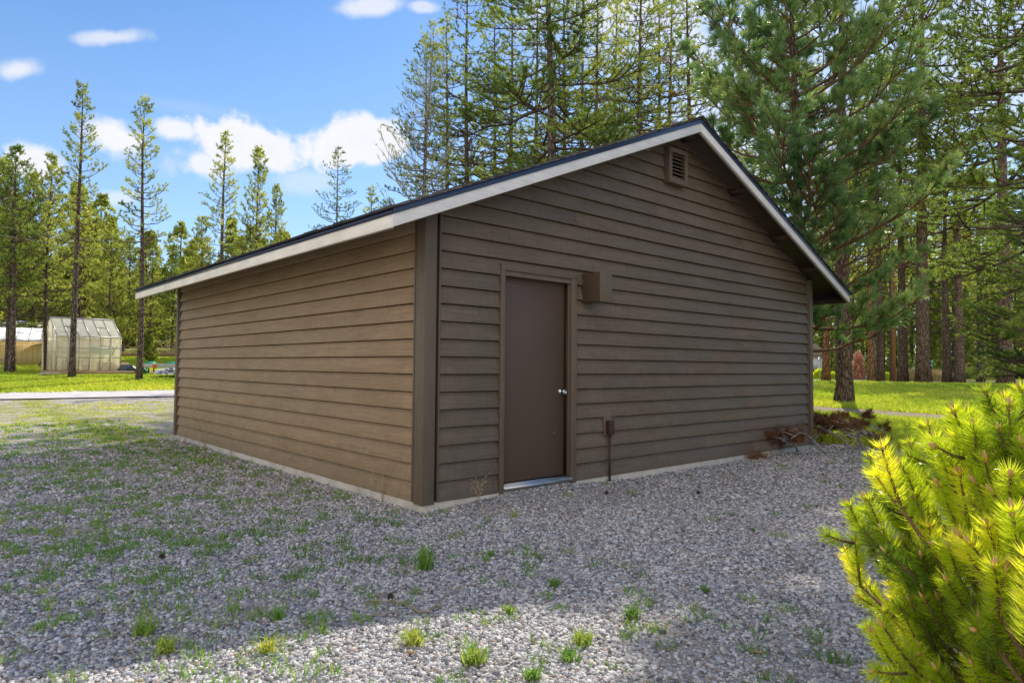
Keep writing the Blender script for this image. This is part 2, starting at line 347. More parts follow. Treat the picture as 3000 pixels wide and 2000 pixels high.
# ------------------------------------------------------------------ ground
def lawn(x, y):
    x = np.asarray(x, float); y = np.asarray(y, float)
    az = np.arctan2(x-CAM[0], y-CAM[1]); r = np.hypot(x-CAM[0], y-CAM[1])
    L_ = smooth(22.3, 23.2, y-.0*x)*(az < .9)
    dry = .5*smooth(7.5, 12, y)*(1-smooth(18.6, 19.6, y))*(az < .6)
    wall = .6*np.exp(-((x+.6)/1.1)**2)*smooth(1.5, 4.5, y)
    lf = .38*(1-smooth(-3.2, -.9, x))*smooth(-1.5, 1.5, y)
    R_ = smooth(8.2, 9.0, x-.12*y)*(az > .75)
    R_ = np.maximum(R_, smooth(26, 28, r)*(az > .5))
    return np.clip(np.maximum.reduce([L_, dry, wall, lf, R_]), 0, 1)
def ground():
    rr = np.concatenate([[0.], np.geomspace(.5, 60, 190), np.geomspace(64, 4000, 26)]); th = np.linspace(0, 2*PI, 541)[:-1]
    Rg, T = np.meshgrid(rr, th, indexing='ij')
    X = CAM[0]+Rg*np.sin(T); Y = CAM[1]+Rg*np.cos(T); Z = G(X, Y)
    v = np.stack([X, Y, Z], -1).reshape(-1, 3); k = len(th); n = len(rr)
    i = np.arange(n-1)[:, None]*k; j = np.arange(k); j2 = (j+1) % k
    f = np.stack([i+j, i+k+j, i+k+j2, i+j2], -1).reshape(-1, 4)
    mb = MB(); mb.add(v, f, lawn(X, Y).ravel())
    t = NT('gravel_and_turf'); c = t.coord('Object'); a = t.attr()
    vo = t.N('ShaderNodeTexVoronoi', {'Vector': c, 'Scale': 46}); ve = t.N('ShaderNodeTexVoronoi', {'Vector': c, 'Scale': 46}, feature='DISTANCE_TO_EDGE').outputs[0]
    sep = t.N('ShaderNodeSeparateColor', {'Color': vo.outputs['Color']}).outputs[0]
    g1 = t.ramp(sep, [(0, (.26, .25, .25)), (.5, (.54, .52, .50)), (1, (.78, .74, .69))])
    g1 = t.mix(t.val(ve, [(0, .65), (.12, 0)]), g1, (.05, .045, .042))
    n1 = t.noise(c, .8, 5); n2 = t.noise(c, 14, 5, .65); n3 = t.noise(c, 3, 5, .6)
    g1 = t.mix(t.val(n3, [(.45, .1), (.65, .7)]), g1, (.36, .29, .235))
    gr = t.ramp(n2, [(.3, (.11, .16, .03)), (.55, (.24, .28, .05)), (.75, (.42, .38, .11))])
    gr = t.mix(t.val(n1, [(.4, 0), (.75, .7)]), gr, (.50, .42, .16))
    gr = t.mix(t.val(n3, [(.58, 0), (.7, .6)]), gr, (.34, .25, .16))
    m = t.math('ADD', a, t.math('MULTIPLY', t.math('SUBTRACT', n3, .5), 1.3))
    m = t.math('ADD', m, t.math('MULTIPLY', t.math('SUBTRACT', n2, .5), 1.2))
    m = t.val(m, [(.42, 0), (.58, 1)])
    m = t.math('MULTIPLY', m, t.val(a, [(.02, 0), (.2, 1)]))
    col = t.mix(m, g1, gr)
    b1 = t.bump(t.math('ADD', ve, t.math('MULTIPLY', n2, .3)), .7, .02)
    o = mb.build('ground', t.done(t.bsdf(col, .92, .15, 0, b1)), smooth_=True)
    tag(o, kind='structure')
ground()
def strip(name, pts_a, pts_b, mat, dz=.012, n=40):
    pa = np.array(pts_a, float); pb = np.array(pts_b, float)
    ta = np.linspace(0, 1, n)
    def ev(p): s_ = np.linspace(0, 1, len(p)); return np.stack([np.interp(ta, s_, p[:, 0]), np.interp(ta, s_, p[:, 1])], -1)
    A, B = ev(pa), ev(pb); rows = [A*(1-w)+B*w for w in np.linspace(0, 1, 8)]
    P = np.stack(rows, 1); Z = G(P[..., 0], P[..., 1])+dz
    v = np.concatenate([P, Z[..., None]], -1).reshape(-1, 3); i = np.arange(n-1)[:, None]*8; j = np.arange(7)
    f = np.stack([i+j, i+8+j, i+8+j+1, i+j+1], -1).reshape(-1, 4)
    mb = MB(); mb.add(v, f); o = mb.build(name, mat, smooth_=True); tag(o, kind='structure'); return o
a0, a1 = hit(0, 1172), hit(500, 1163); b0, b1 = hit(0, 1141), hit(500, 1133)
da = (a1-a0)/np.linalg.norm(a1-a0)
strip('road', [a0[:2]-da[:2]*28, a0[:2], a1[:2], a1[:2]+da[:2]*14], [b0[:2]-da[:2]*28, b0[:2], b1[:2], b1[:2]+da[:2]*14], M['asphalt'], .04, 90)
pt = [hit(u, v)[:2] for u, v in ((2390, 1191), (2560, 1199), (2769, 1217), (3000, 1232))]
pb = [hit(u, v)[:2] for u, v in ((2390, 1211), (2560, 1220), (2758, 1234), (3000, 1262))]
ext = (pt[0]-pt[1]); strip('path', [pt[0]+ext*.6]+pt, [pb[0]+(pb[0]-pb[1])*.6]+pb, M['dirt'], .012)
ra, rb = atr(2350, 74), atr(2560, 74); rc, rd_ = atr(2350, 82), atr(2560, 82)
strip('road', [ra[:2]+(ra-rb)[:2]*2, ra[:2], rb[:2]], [rc[:2]+(rc-rd_)[:2]*2, rc[:2], rd_[:2]], M['asphalt'], .12)

# loose gravel stones
rng = np.random.default_rng(5)
def gravel():
    n = 280000
    r = 1.9+(13-1.9)*rng.random(n)**1.45; az = YAW+(rng.random(n)-.5)*2*.70
    x = CAM[0]+r*np.sin(az); y = CAM[1]+r*np.cos(az)
    keep = ~((x > -.0) & (y > -.0))
    lw = lawn(x, y)
    keep &= rng.random(n) > lw*.9
    # compacted patch by the door and thin spots
    bare = np.exp(-((x-1.9)**2/1.2+(y+.55)**2/.16)); keep &= rng.random(n) > bare*.9
    fn = .5*np.sin(1.9*x+1.1*y)+.5*np.sin(2.3*y-1.4*x+2)+.5*np.sin(4.1*x+3.1*y+1)+.4*np.sin(7*y-5*x)
    keep &= rng.random(n) > .75*smooth(.55, 1.3, fn)
    x, y, r = x[keep], y[keep], r[keep]; n = len(x)
    s = (.0058+.0084*rng.random(n)**1.7)*(.8+.07*r)
    big = rng.random(n) < .015; s[big] *= 1.7
    q4 = np.array([(1, .2, 0), (-.1, 1, 0), (-1, -.1, 0), (.1, -1, 0)], float); base = np.concatenate([q4+[0, 0, -.5], q4*.74+[0, 0, .5]])
    v = np.tile(base[None], (n, 1, 1)); jx = (rng.random((n, 4, 2))-.5)*.75; v[:, :4, :2] += jx; v[:, 4:, :2] += jx*.75; v += (rng.random((n, 8, 3))-.5)*[.25, .25, .28]
    v *= np.stack([np.ones(n), .55+.45*rng.random(n), .40+.45*rng.random(n)], -1)[:, None]
    a = rng.random(n)*2*PI; tl = (rng.random(n)-.5)*.5
    ct, st_ = np.cos(tl)[:, None], np.sin(tl)[:, None]; X_ = v[..., 0]*ct-v[..., 2]*st_; Z_ = v[..., 0]*st_+v[..., 2]*ct; v = np.stack([X_, v[..., 1], Z_], -1)
    ca, sa = np.cos(a)[:, None], np.sin(a)[:, None]; X_ = v[..., 0]*ca-v[..., 1]*sa; Y_ = v[..., 0]*sa+v[..., 1]*ca; v = np.stack([X_, Y_, v[..., 2]], -1)
    v *= s[:, None, None]; z = G(x, y)+s*.25+.004*rng.random(n)
    v += np.stack([x, y, z], -1)[:, None]
    f = np.array([(4, 5, 6, 7), (0, 1, 5, 4), (1, 2, 6, 5), (2, 3, 7, 6), (3, 0, 4, 7)])
    F_ = (f[None]+np.arange(n)[:, None, None]*8).reshape(-1, 4)
    tn = np.repeat(rng.random(n), 8)
    mb = MB(); mb.add(v.reshape(-1, 3), F_, tn)
    t = NT('crushed_stone'); c = t.coord(); k = t.noise(c, 120, 3, .6)
    col = t.ramp(t.attr(), [(0, (.08, .08, .09)), (.2, (.23, .235, .26)), (.5, (.46, .46, .485)), (.82, (.80, .78, .76)), (.985, (.30, .20, .13)), (1, (.6, .58, .55))])
    col = t.mix(t.val(k, [(.35, 0), (.75, .35)]), col, (.38, .35, .32))
    tag(mb.build('gravel', t.done(t.bsdf(col, .8, .25))), 'loose grey crushed gravel covering the yard around the brown garage', 'gravel', kind='stuff')
gravel()

# ------------------------------------------------------------------ blades and needles
def unit(a): return a/(np.linalg.norm(a, axis=-1, keepdims=True)+1e-9)
def needles(mb, P, D, K, L, w, fwdness, tl, rng, tint, jit=.18, seg=1):
    """P,D (n,3) twig starts and directions; K needles on each, along length tl."""
    P = np.repeat(P, K, 0); D = np.repeat(unit(D), K, 0); n = len(P)
    tt = np.repeat(np.broadcast_to(tint, (n//K,)), K)+(rng.random(n)-.5)*jit
    TL = np.repeat(np.broadcast_to(tl, (n//K,)), K)
    b = P+D*(rng.random(n)*TL)[:, None]
    pr = unit(np.cross(D, unit(rng.normal(size=(n, 3)))))
    a = fwdness*(.7+.6*rng.random(n))[:, None]
    d = unit(D*a+pr); sd_ = unit(np.cross(d, rng.normal(size=(n, 3))))*w/2
    LL = (L*(.75+.5*rng.random(n)))[:, None]
    if seg == 1:
        v = np.stack([b-sd_, b+sd_, b+d*LL], 1); f = np.arange(n*3).reshape(-1, 3)
        mb.add(v.reshape(-1, 3), f, np.repeat(np.clip(tt, 0, 1), 3))
    else:
        m = b+d*LL*.5; e = m+unit(d+D*.35)*LL*.5
        v = np.stack([b-sd_, b+sd_, m+sd_, m-sd_, e], 1); i = np.arange(n)[:, None]*5
        mb.add(v.reshape(-1, 3), np.zeros((0, 3), int), np.repeat(np.clip(tt, 0, 1), 5))
        o = mb.n-len(v)*5
        mb.f.append((i+np.array([0, 1, 2, 3]))+o); mb.f.append((i+np.array([3, 2, 4]))+o)
def blades(mb, P, h, w, rng, tint, lean=.5, jit=.2):
    n = len(P); a = rng.random(n)*2*PI; ln = lean*(.2+rng.random(n)); h = np.broadcast_to(h, (n,))*(.5+.7*rng.random(n)); w = np.broadcast_to(w, (n,))
    dr = np.stack([np.cos(a), np.sin(a), np.zeros(n)], -1); b2 = rng.random(n)*2*PI
    sd_ = np.stack([np.cos(b2), np.sin(b2), np.zeros(n)], -1)*(w/2)[:, None]
    up = np.array([0, 0, 1.]); m = P+(dr*(ln*.35)[:, None]+up*.6)*h[:, None]; e = P+(dr*ln[:, None]+up*(1-.35*ln)[:, None])*h[:, None]
    v = np.stack([P-sd_, P+sd_, m+sd_*.75, m-sd_*.75, e], 1)
    tt = np.clip(np.broadcast_to(tint, (n,))+(rng.random(n)-.5)*jit, 0, 1)
    mb.add(v.reshape(-1, 3), np.zeros((0, 3), int), np.repeat(tt, 5)); o = mb.n-n*5; i = np.arange(n)[:, None]*5
    mb.f.append((i+np.array([0, 1, 2, 3]))+o); mb.f.append((i+np.array([3, 2, 4]))+o)
def fract_noise(x, y, s=1., seed=0):
    return (np.sin(x*1.3*s+seed)+np.sin(y*1.7*s+1.3*seed+x*.6*s)+np.sin((x+y)*2.9*s+seed*2)*.6+np.sin((x-y)*4.3*s+seed)*.5)/3.1
# ------------------------------------------------------------------ garage
W_, L_, EX = 7.479, 7.475, .1581
SL, XA, ZA = .4155, 3.74, 4.143
def T(x): return ZA-SL*abs(x-XA)
def garage():
    g = empty('garage', (0, 0, 0)); tag(g, 'brown lap-sided gable garage with a single plain door on its shaded end wall', 'garage')
    r = np.random.default_rng(3)
    # solid wall cores behind the siding
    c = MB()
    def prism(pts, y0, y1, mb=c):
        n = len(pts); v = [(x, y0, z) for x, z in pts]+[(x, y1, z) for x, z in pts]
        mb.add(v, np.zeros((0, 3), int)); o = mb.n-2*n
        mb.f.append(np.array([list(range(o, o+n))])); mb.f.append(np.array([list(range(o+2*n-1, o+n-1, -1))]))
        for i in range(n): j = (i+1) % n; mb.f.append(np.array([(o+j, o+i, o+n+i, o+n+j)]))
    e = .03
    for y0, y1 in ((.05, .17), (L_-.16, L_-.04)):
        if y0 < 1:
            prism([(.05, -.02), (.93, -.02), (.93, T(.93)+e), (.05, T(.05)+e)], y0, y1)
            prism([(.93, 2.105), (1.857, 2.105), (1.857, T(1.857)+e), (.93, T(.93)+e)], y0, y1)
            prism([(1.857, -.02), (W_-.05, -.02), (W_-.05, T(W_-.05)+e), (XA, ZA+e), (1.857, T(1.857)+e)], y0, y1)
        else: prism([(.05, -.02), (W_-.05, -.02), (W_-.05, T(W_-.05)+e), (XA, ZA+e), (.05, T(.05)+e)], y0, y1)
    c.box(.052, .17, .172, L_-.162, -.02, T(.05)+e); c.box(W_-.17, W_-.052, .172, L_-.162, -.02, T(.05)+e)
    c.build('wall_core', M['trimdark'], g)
    # gable siding
    s = MB()
    def course(x0b, x1b, x0t, x1t, z0, z1, yb=.006, yt=.038):
        s.hexa([(x0b, yb, z0), (x1b, yb, z0), (x0b, .06, z0), (x1b, .06, z0), (x0t, yt, z1), (x1t, yt, z1), (x0t, .06, z1), (x1t, .06, z1)])
    for k in range(27):
        z0 = k*EX; z1 = z0+EX-.0075  # gap under the next lap shows the dark core as its shadow line
        if k == 0: z0 -= .02
        h0 = (ZA+.035-z0)/SL; h1 = (ZA+.035-z1)/SL
        if h0 <= 0.02: break
        h1 = max(h1, .01)
        a0, b0 = max(.180, XA-h0), min(7.325, XA+h0); a1, b1 = max(.180, XA-h1), min(7.325, XA+h1)
        segs = [(a0, b0, a1, b1)]
        if z0 < 2.05:
            segs = [(a0, .877, a1, .877), (1.938, b0, 1.938, b1)]
        wob = (r.random()-.5)*.003
        fin = []
        for (p, q, p1, q1) in segs:
            cuts = []
            if q-p > 3 and r.random() < .75: cuts = [p+1.0+r.random()*(q-p-2.0)]
            xs = [p]+cuts+[q]
            for i in range(len(xs)-1):
                l, h_ = xs[i], xs[i+1]
                fin.append((l+(0 if i == 0 else .0016), h_-(0 if i == len(xs)-2 else .0016), (p1 if i == 0 else l+.0016), (q1 if i == len(xs)-2 else h_-.0016)))
        for (p, q, p1, q1) in fin: course(p, q, p1, q1, z0, z1, .007+wob)
        if k == 13:
            course(.877, 1.938, .877, 1.938, 2.1675, z1, .030)
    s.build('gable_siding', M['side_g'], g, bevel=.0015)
    s = MB(); y0, y1 = .186, L_-.165
    for k in range(17):
        z0 = k*EX-(.02 if k == 0 else 0); z1 = min((k+1)*EX-.0075, 2.62)  # same open gap onto the dark core for the lap's shadow line
        wob = (r.random()-.5)*.003; cuts = []
        if r.random() < .7: cuts = [y0+1.+r.random()*5]
        if k == 0: cuts = [6.05]
        ys = [y0]+cuts+[y1]
        for i in range(len(ys)-1):
            a = ys[i]+(.0018 if i else 0); b = ys[i+1]-(.0018 if i < len(ys)-2 else 0); xb = .007+wob; xt = .038
            s.hexa([(xb, a, z0), (.06, a, z0), (xb, b, z0), (.06, b, z0), (xt, a, z1), (.06, a, z1), (xt, b, z1), (.06, b, z1)])
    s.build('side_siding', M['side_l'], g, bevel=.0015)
    s = MB()   # plain far sides
    s.hexa([(W_-.05, .05, -.02), (W_-.02, .05, -.02), (W_-.05, L_-.04, -.02), (W_-.02, L_-.04, -.02), (W_-.05, .05, 2.6), (W_-.02, .05, 2.6), (W_-.05, L_-.04, 2.6), (W_-.02, L_-.04, 2.6)])
    prism([(.05, -.02), (W_-.05, -.02), (W_-.05, 2.6), (XA, ZA), (.05, 2.6)], L_-.038, L_-.012, s)
    s.build('rear_siding', M['side_l'], g)
    # corner boards
    def trim(name, *boxes):
        mb = MB()
        for b in boxes: mb.box(*b)
        return mb.build(name, M['trim'], g, bevel=.003)
    trim('corner_board', (0, .128, 0, .039, -.03, 2.61)); trim('corner_board', (.001, .039, .040, .142, -.028, 2.60))
    trim('corner_batten', (.163, .1785, .006, .049, -.02, 2.66)); trim('corner_batten', (.006, .049, .160, .184, -.02, 2.60))
    trim('corner_board', (0, .049, L_-.105, L_, -.03, 2.60)); trim('corner_batten', (.004, .049, L_-.163, L_-.15, -.02, 2.60))
    trim('corner_board', (7.378, W_, 0, .049, -.03, 2.60)); trim('corner_batten', (7.327, 7.338, .006, .049, -.02, 2.60))
    f = MB(); f.box(.009, W_-.009, .009, L_-.02, -.7, -.0205); f.build('foundation', M['concrete'], g)
    # roof: deck, fascia, drip edge, shingles
    Y0, Y1, OE = -.322, L_+.36, .545
    d = MB()
    for sgn in (-1, 1):
        xe = XA+sgn*(XA+OE-.035); a = [(XA, T(XA)+.002), (xe, T(xe)+.002), (xe, T(xe)+.042), (XA, T(XA)+.042)]
        if sgn < 0: a = a[::-1]
        prism(a, Y0, Y1, d)
    d.build('roof_deck', M['trimdark'], g)
    fh = .105
    def fasc(sgn, yy0, yy1, name='rake_board', mat='white_g', top=0, hh=fh, ex=0.):
        mb = MB(); xe = XA+sgn*(XA+OE+ex); a = [(XA, ZA+top-hh), (xe, T(xe)+top-hh), (xe, T(xe)+top), (XA, ZA+top)]
        if sgn < 0: a = a[::-1]
        prism(a, yy0, yy1, mb); return mb.build(name, M[mat], g, bevel=.002)
    for sgn in (-1, 1):
        fasc(sgn, -.354, -.324); fasc(sgn, Y1+.002, Y1+.03, mat='white_l')
        fasc(sgn, -.364, -.3545, 'drip_edge', 'flash', .047, .050, .006)
        # inner brown fly rafter behind the rake board
        mb = MB(); xe = XA+sgn*(XA+OE-.04); a = [(XA, ZA-.115), (xe, T(xe)-.115), (xe, T(xe)), (XA, ZA)]
        prism(a if sgn > 0 else a[::-1], -.3235, -.306, mb); mb.build('fly_rafter', M['trim'], g)
    ze = T(-OE)
    mb = MB(); mb.box(-OE, -OE+.028, -.3235, Y1, ze-fh, ze-.001); mb.build('eave_fascia', M['white_l'], g, bevel=.002)
    mb = MB(); mb.box(-OE+.0285, -OE+.045, -.305, Y1-.002, ze-fh-.004, ze-.003); mb.build('eave_board', M['trim'], g)
    mb = MB(); mb.box(W_+OE-.02, W_+OE+.008, -.3235, Y1, T(W_+OE)-fh, T(W_+OE)-.001); mb.build('eave_fascia', M['trimdark'], g)
    for x_, q in ((-OE, -1), (W_+OE+.001, 1)):
        mb = MB(); mb.box(x_-(.012 if q < 0 else -.008), x_-(.001 if q < 0 else -.019), -.354, Y1, ze-.004, ze+.042); mb.build('drip_edge', M['flash'], g)
    lk = simple('dark_lookout_wood', (.10, .065, .04), .8)
    for x in (1.6, 2.75, 3.88, 5.03, 6.2, 7.1, .55):
        mb = MB(); zz = T(x); sgn = -1 if x < XA else 1; w = .045
        mb.hexa([(x-w, -.306, T(x-w)-.040), (x+w, -.306, T(x+w)-.040), (x-w, .045, T(x-w)-.040), (x+w, .045, T(x+w)-.040), (x-w, -.306, T(x-w)), (x+w, -.306, T(x+w)), (x-w, .045, T(x-w)), (x+w, .045, T(x+w))])
        mb.build('lookout', lk, g)
    sh = MB(); run = XA+OE+.03; nrow = 33; step = run/nrow
    for sgn in (-1, 1):
        for i in range(nrow):
            u0 = run-i*step; u1 = u0-step-.04
            y = Y0-.052-r.random()*.012; yend = Y1+.05
            while y < yend:
                wd = min(.15+r.random()*.22, yend-y)
                if yend-(y+wd) < .1: wd = yend-y
                t0 = .020+(.007 if r.random() < .5 else 0)+r.random()*.004; t1 = .006
                ub = u0+(0 if i else r.random()*.006); u1c = max(u1, 0.0)
                xa, xb = XA+sgn*ub, XA+sgn*u1c; za, zb = ZA-SL*ub+.047, ZA-SL*u1c+.047
                v = [(xa, y, za), (xb, y, zb), (xa, y+wd-.003, za), (xb, y+wd-.003, zb), (xa, y, za+t0), (xb, y, zb+t1), (xa, y+wd-.003, za+t0), (xb, y+wd-.003, zb+t1)]
                sh.hexa(v, r.random()); y += wd
    rf = sh.build('roof_shingles', M['shingle'], g)
    cp = MB(); y = Y0-.06
    while y < Y1:
        for sgn in (-1, 1):
            za = ZA+.062; t = r.random()
            v = [(XA, y, za+.012), (XA+sgn*.15, y, za-.150*SL+.006), (XA, y+.30, za+.0), (XA+sgn*.15, y+.30, za-.15*SL-.006), (XA, y, za+.030), (XA+sgn*.152, y, za-.15*SL+.018), (XA, y+.30, za+.010), (XA+sgn*.152, y+.30, za-.15*SL+.004)]
            cp.hexa(v, t)
        y += .145
    cp.build('ridge_cap', M['shingle'], g)
    # door
    dr = MB(); dr.box(.945, 1.842, .085, .127, .050, 2.088); do = dr.build('door', M['doorpaint'], g, bevel=.002)
    kn = MB(); prof = [(.0, -.0), (.033, -.0), (.033, .004), (.028, .010), (.014, .014), (.012, .030), (.017, .036), (.026, .042), (.0285, .052), (.027, .062), (.021, .070), (.018, .071), (.0175, .069), (.006, .069), (.0, .069)]
    kn.lathe([(a, -b) for a, b in prof], 32, (1.782, .0845, .918), 1); kn.build('knob', M['chrome'], do, smooth_=True)
    cm = simple('bare_chip', (.55, .5, .42), .6)
    for x, z, a in ((1.045, 1.985, -.6), (1.115, 1.975, -.5), (1.70, .50, 1.3), (1.28, .70, .2), (1.76, .72, .6), (1.10, .62, 0), (1.60, .13, .4)):
        l = .011 if a in (-.6, -.5, 1.3) else .003; dx, dz = math.cos(a)*l, math.sin(a)*l
        ch = MB(); ch.bar((x-dx, .0843, z-dz), (x+dx, .0843, z+dz), .002, .004); ch.build('paint_chip', cm, do)
    jb = MB(); jb.box(.930, .9445, .030, .17, .045, 2.104); jb.box(1.8425, 1.857, .030, .17, .045, 2.104); jb.box(.9445, 1.8425, .030, .17, 2.0895, 2.104)
    jb.box(.9446, .957, .128, .17, .05, 2.089); jb.box(1.830, 1.8424, .128, .17, .05, 2.089)
    jb.build('door_jamb', M['trim'], g, bevel=.0015)
    st = MB(); st.box(1.8425-.010, 1.8424, .045, .0845, .052, 2.089); st.box(.9446, .952, .045, .0845, .052, 2.089); st.box(.952, 1.8323, .045, .0845, 2.078, 2.0893); st.build('weather_strip', M['trimdark'], g)
    cs = MB(); cs.box(.878, .9298, -.004, .0485, -.03, 2.1042); cs.box(1.8572, 1.937, -.004, .0485, -.03, 2.1042); cs.box(.878, 1.937, -.005, .0485, 2.1045, 2.1665)
    cs.build('door_casing', M['trim'], g, bevel=.003)
    th = MB(); th.hexa([(.9305, -.030, .0), (1.8565, -.030, .0), (.9305, .13, .0), (1.8565, .13, .0), (.9305, -.030, .026), (1.8565, -.030, .026), (.9305, .13, .046), (1.8565, .13, .046)])
    for i in range(7):
        y = -.024+i*.015; z = .026+(y+.03)*.125; th.box(.931, 1.856, y, y+.006, z-.001, z+.0035)
    th.build('threshold', M['alu'], g)
    # square hood box
    bx = MB(); bx.box(2.036, 2.223, -.232, .03, 1.872, 2.176); b_ = bx.build('hood_box', M['doorpaint'], g, bevel=.002)
    bl = MB(); bl.box(2.0335, 2.2255, -.2395, -.228, 1.866, 2.182); bl.build('hood_cover', M['trim'], b_, bevel=.001)
    # louvred gable vent
    v = MB(); x0, x1, z0, z1, yf = 3.509, 3.895, 3.447, 3.887, -.062; w = .056
    v.box(x0, x0+w, yf, .03, z0, z1); v.box(x1-w, x1, yf, .03, z0, z1); v.box(x0+w, x1-w, yf, .03, z0, z0+w+.01); v.box(x0+w, x1-w, yf, .03, z1-w, z1)
    v.box(x0+.018, x1+.006, yf-.010, yf-.0005, z0-.006, z0+.0); vo = v.build('gable_vent', M['trim'], g, bevel=.002)
    lv = MB(); n = 7; hh = (z1-z0-2*w-.01)/n
    for i in range(n):
        zz = z0+w+.01+i*hh; lv.hexa([(x0+w, yf+.006, zz+.004), (x1-w, yf+.006, zz+.004), (x0+w, yf+.05, zz+hh*.75), (x1-w, yf+.05, zz+hh*.75), (x0+w, yf+.006, zz+.014), (x1-w, yf+.006, zz+.014), (x0+w, yf+.05, zz+hh*.75+.01), (x1-w, yf+.05, zz+hh*.75+.01)])
    lv.build('louvre', M['trim'], vo); bk = MB(); bk.box(x0+w, x1-w, .012, .0195, z0+w, z1-w); bk.build('vent_backing', M['dark'], vo)
    # electrical stub
    pl = MB(); pl.box(2.386, 2.520, .002, .05, .431, .642); po = pl.build('backing_plate', M['trim'], g, bevel=.002)
    eb = MB(); eb.box(2.415, 2.487, -.052, .001, .448, .590); eb.box(2.411, 2.491, -.058, -.053, .444, .594); eb.build('junction_box', M['rustpaint'], po, bevel=.002)
    cdt = MB(); cdt.tube([(2.447, -.026, .449), (2.447, -.026, -.15)], .0135, 12); cdt.tube([(2.447, -.026, .455), (2.447, -.026, .425)], .019, 8); cdt.tube([(2.478, -.026, .449), (2.475, -.028, .418), (2.458, -.028, .405)], .006, 6)
    cdt.build('conduit', M['rustpaint'], po, smooth_=True)
    return g
garage()

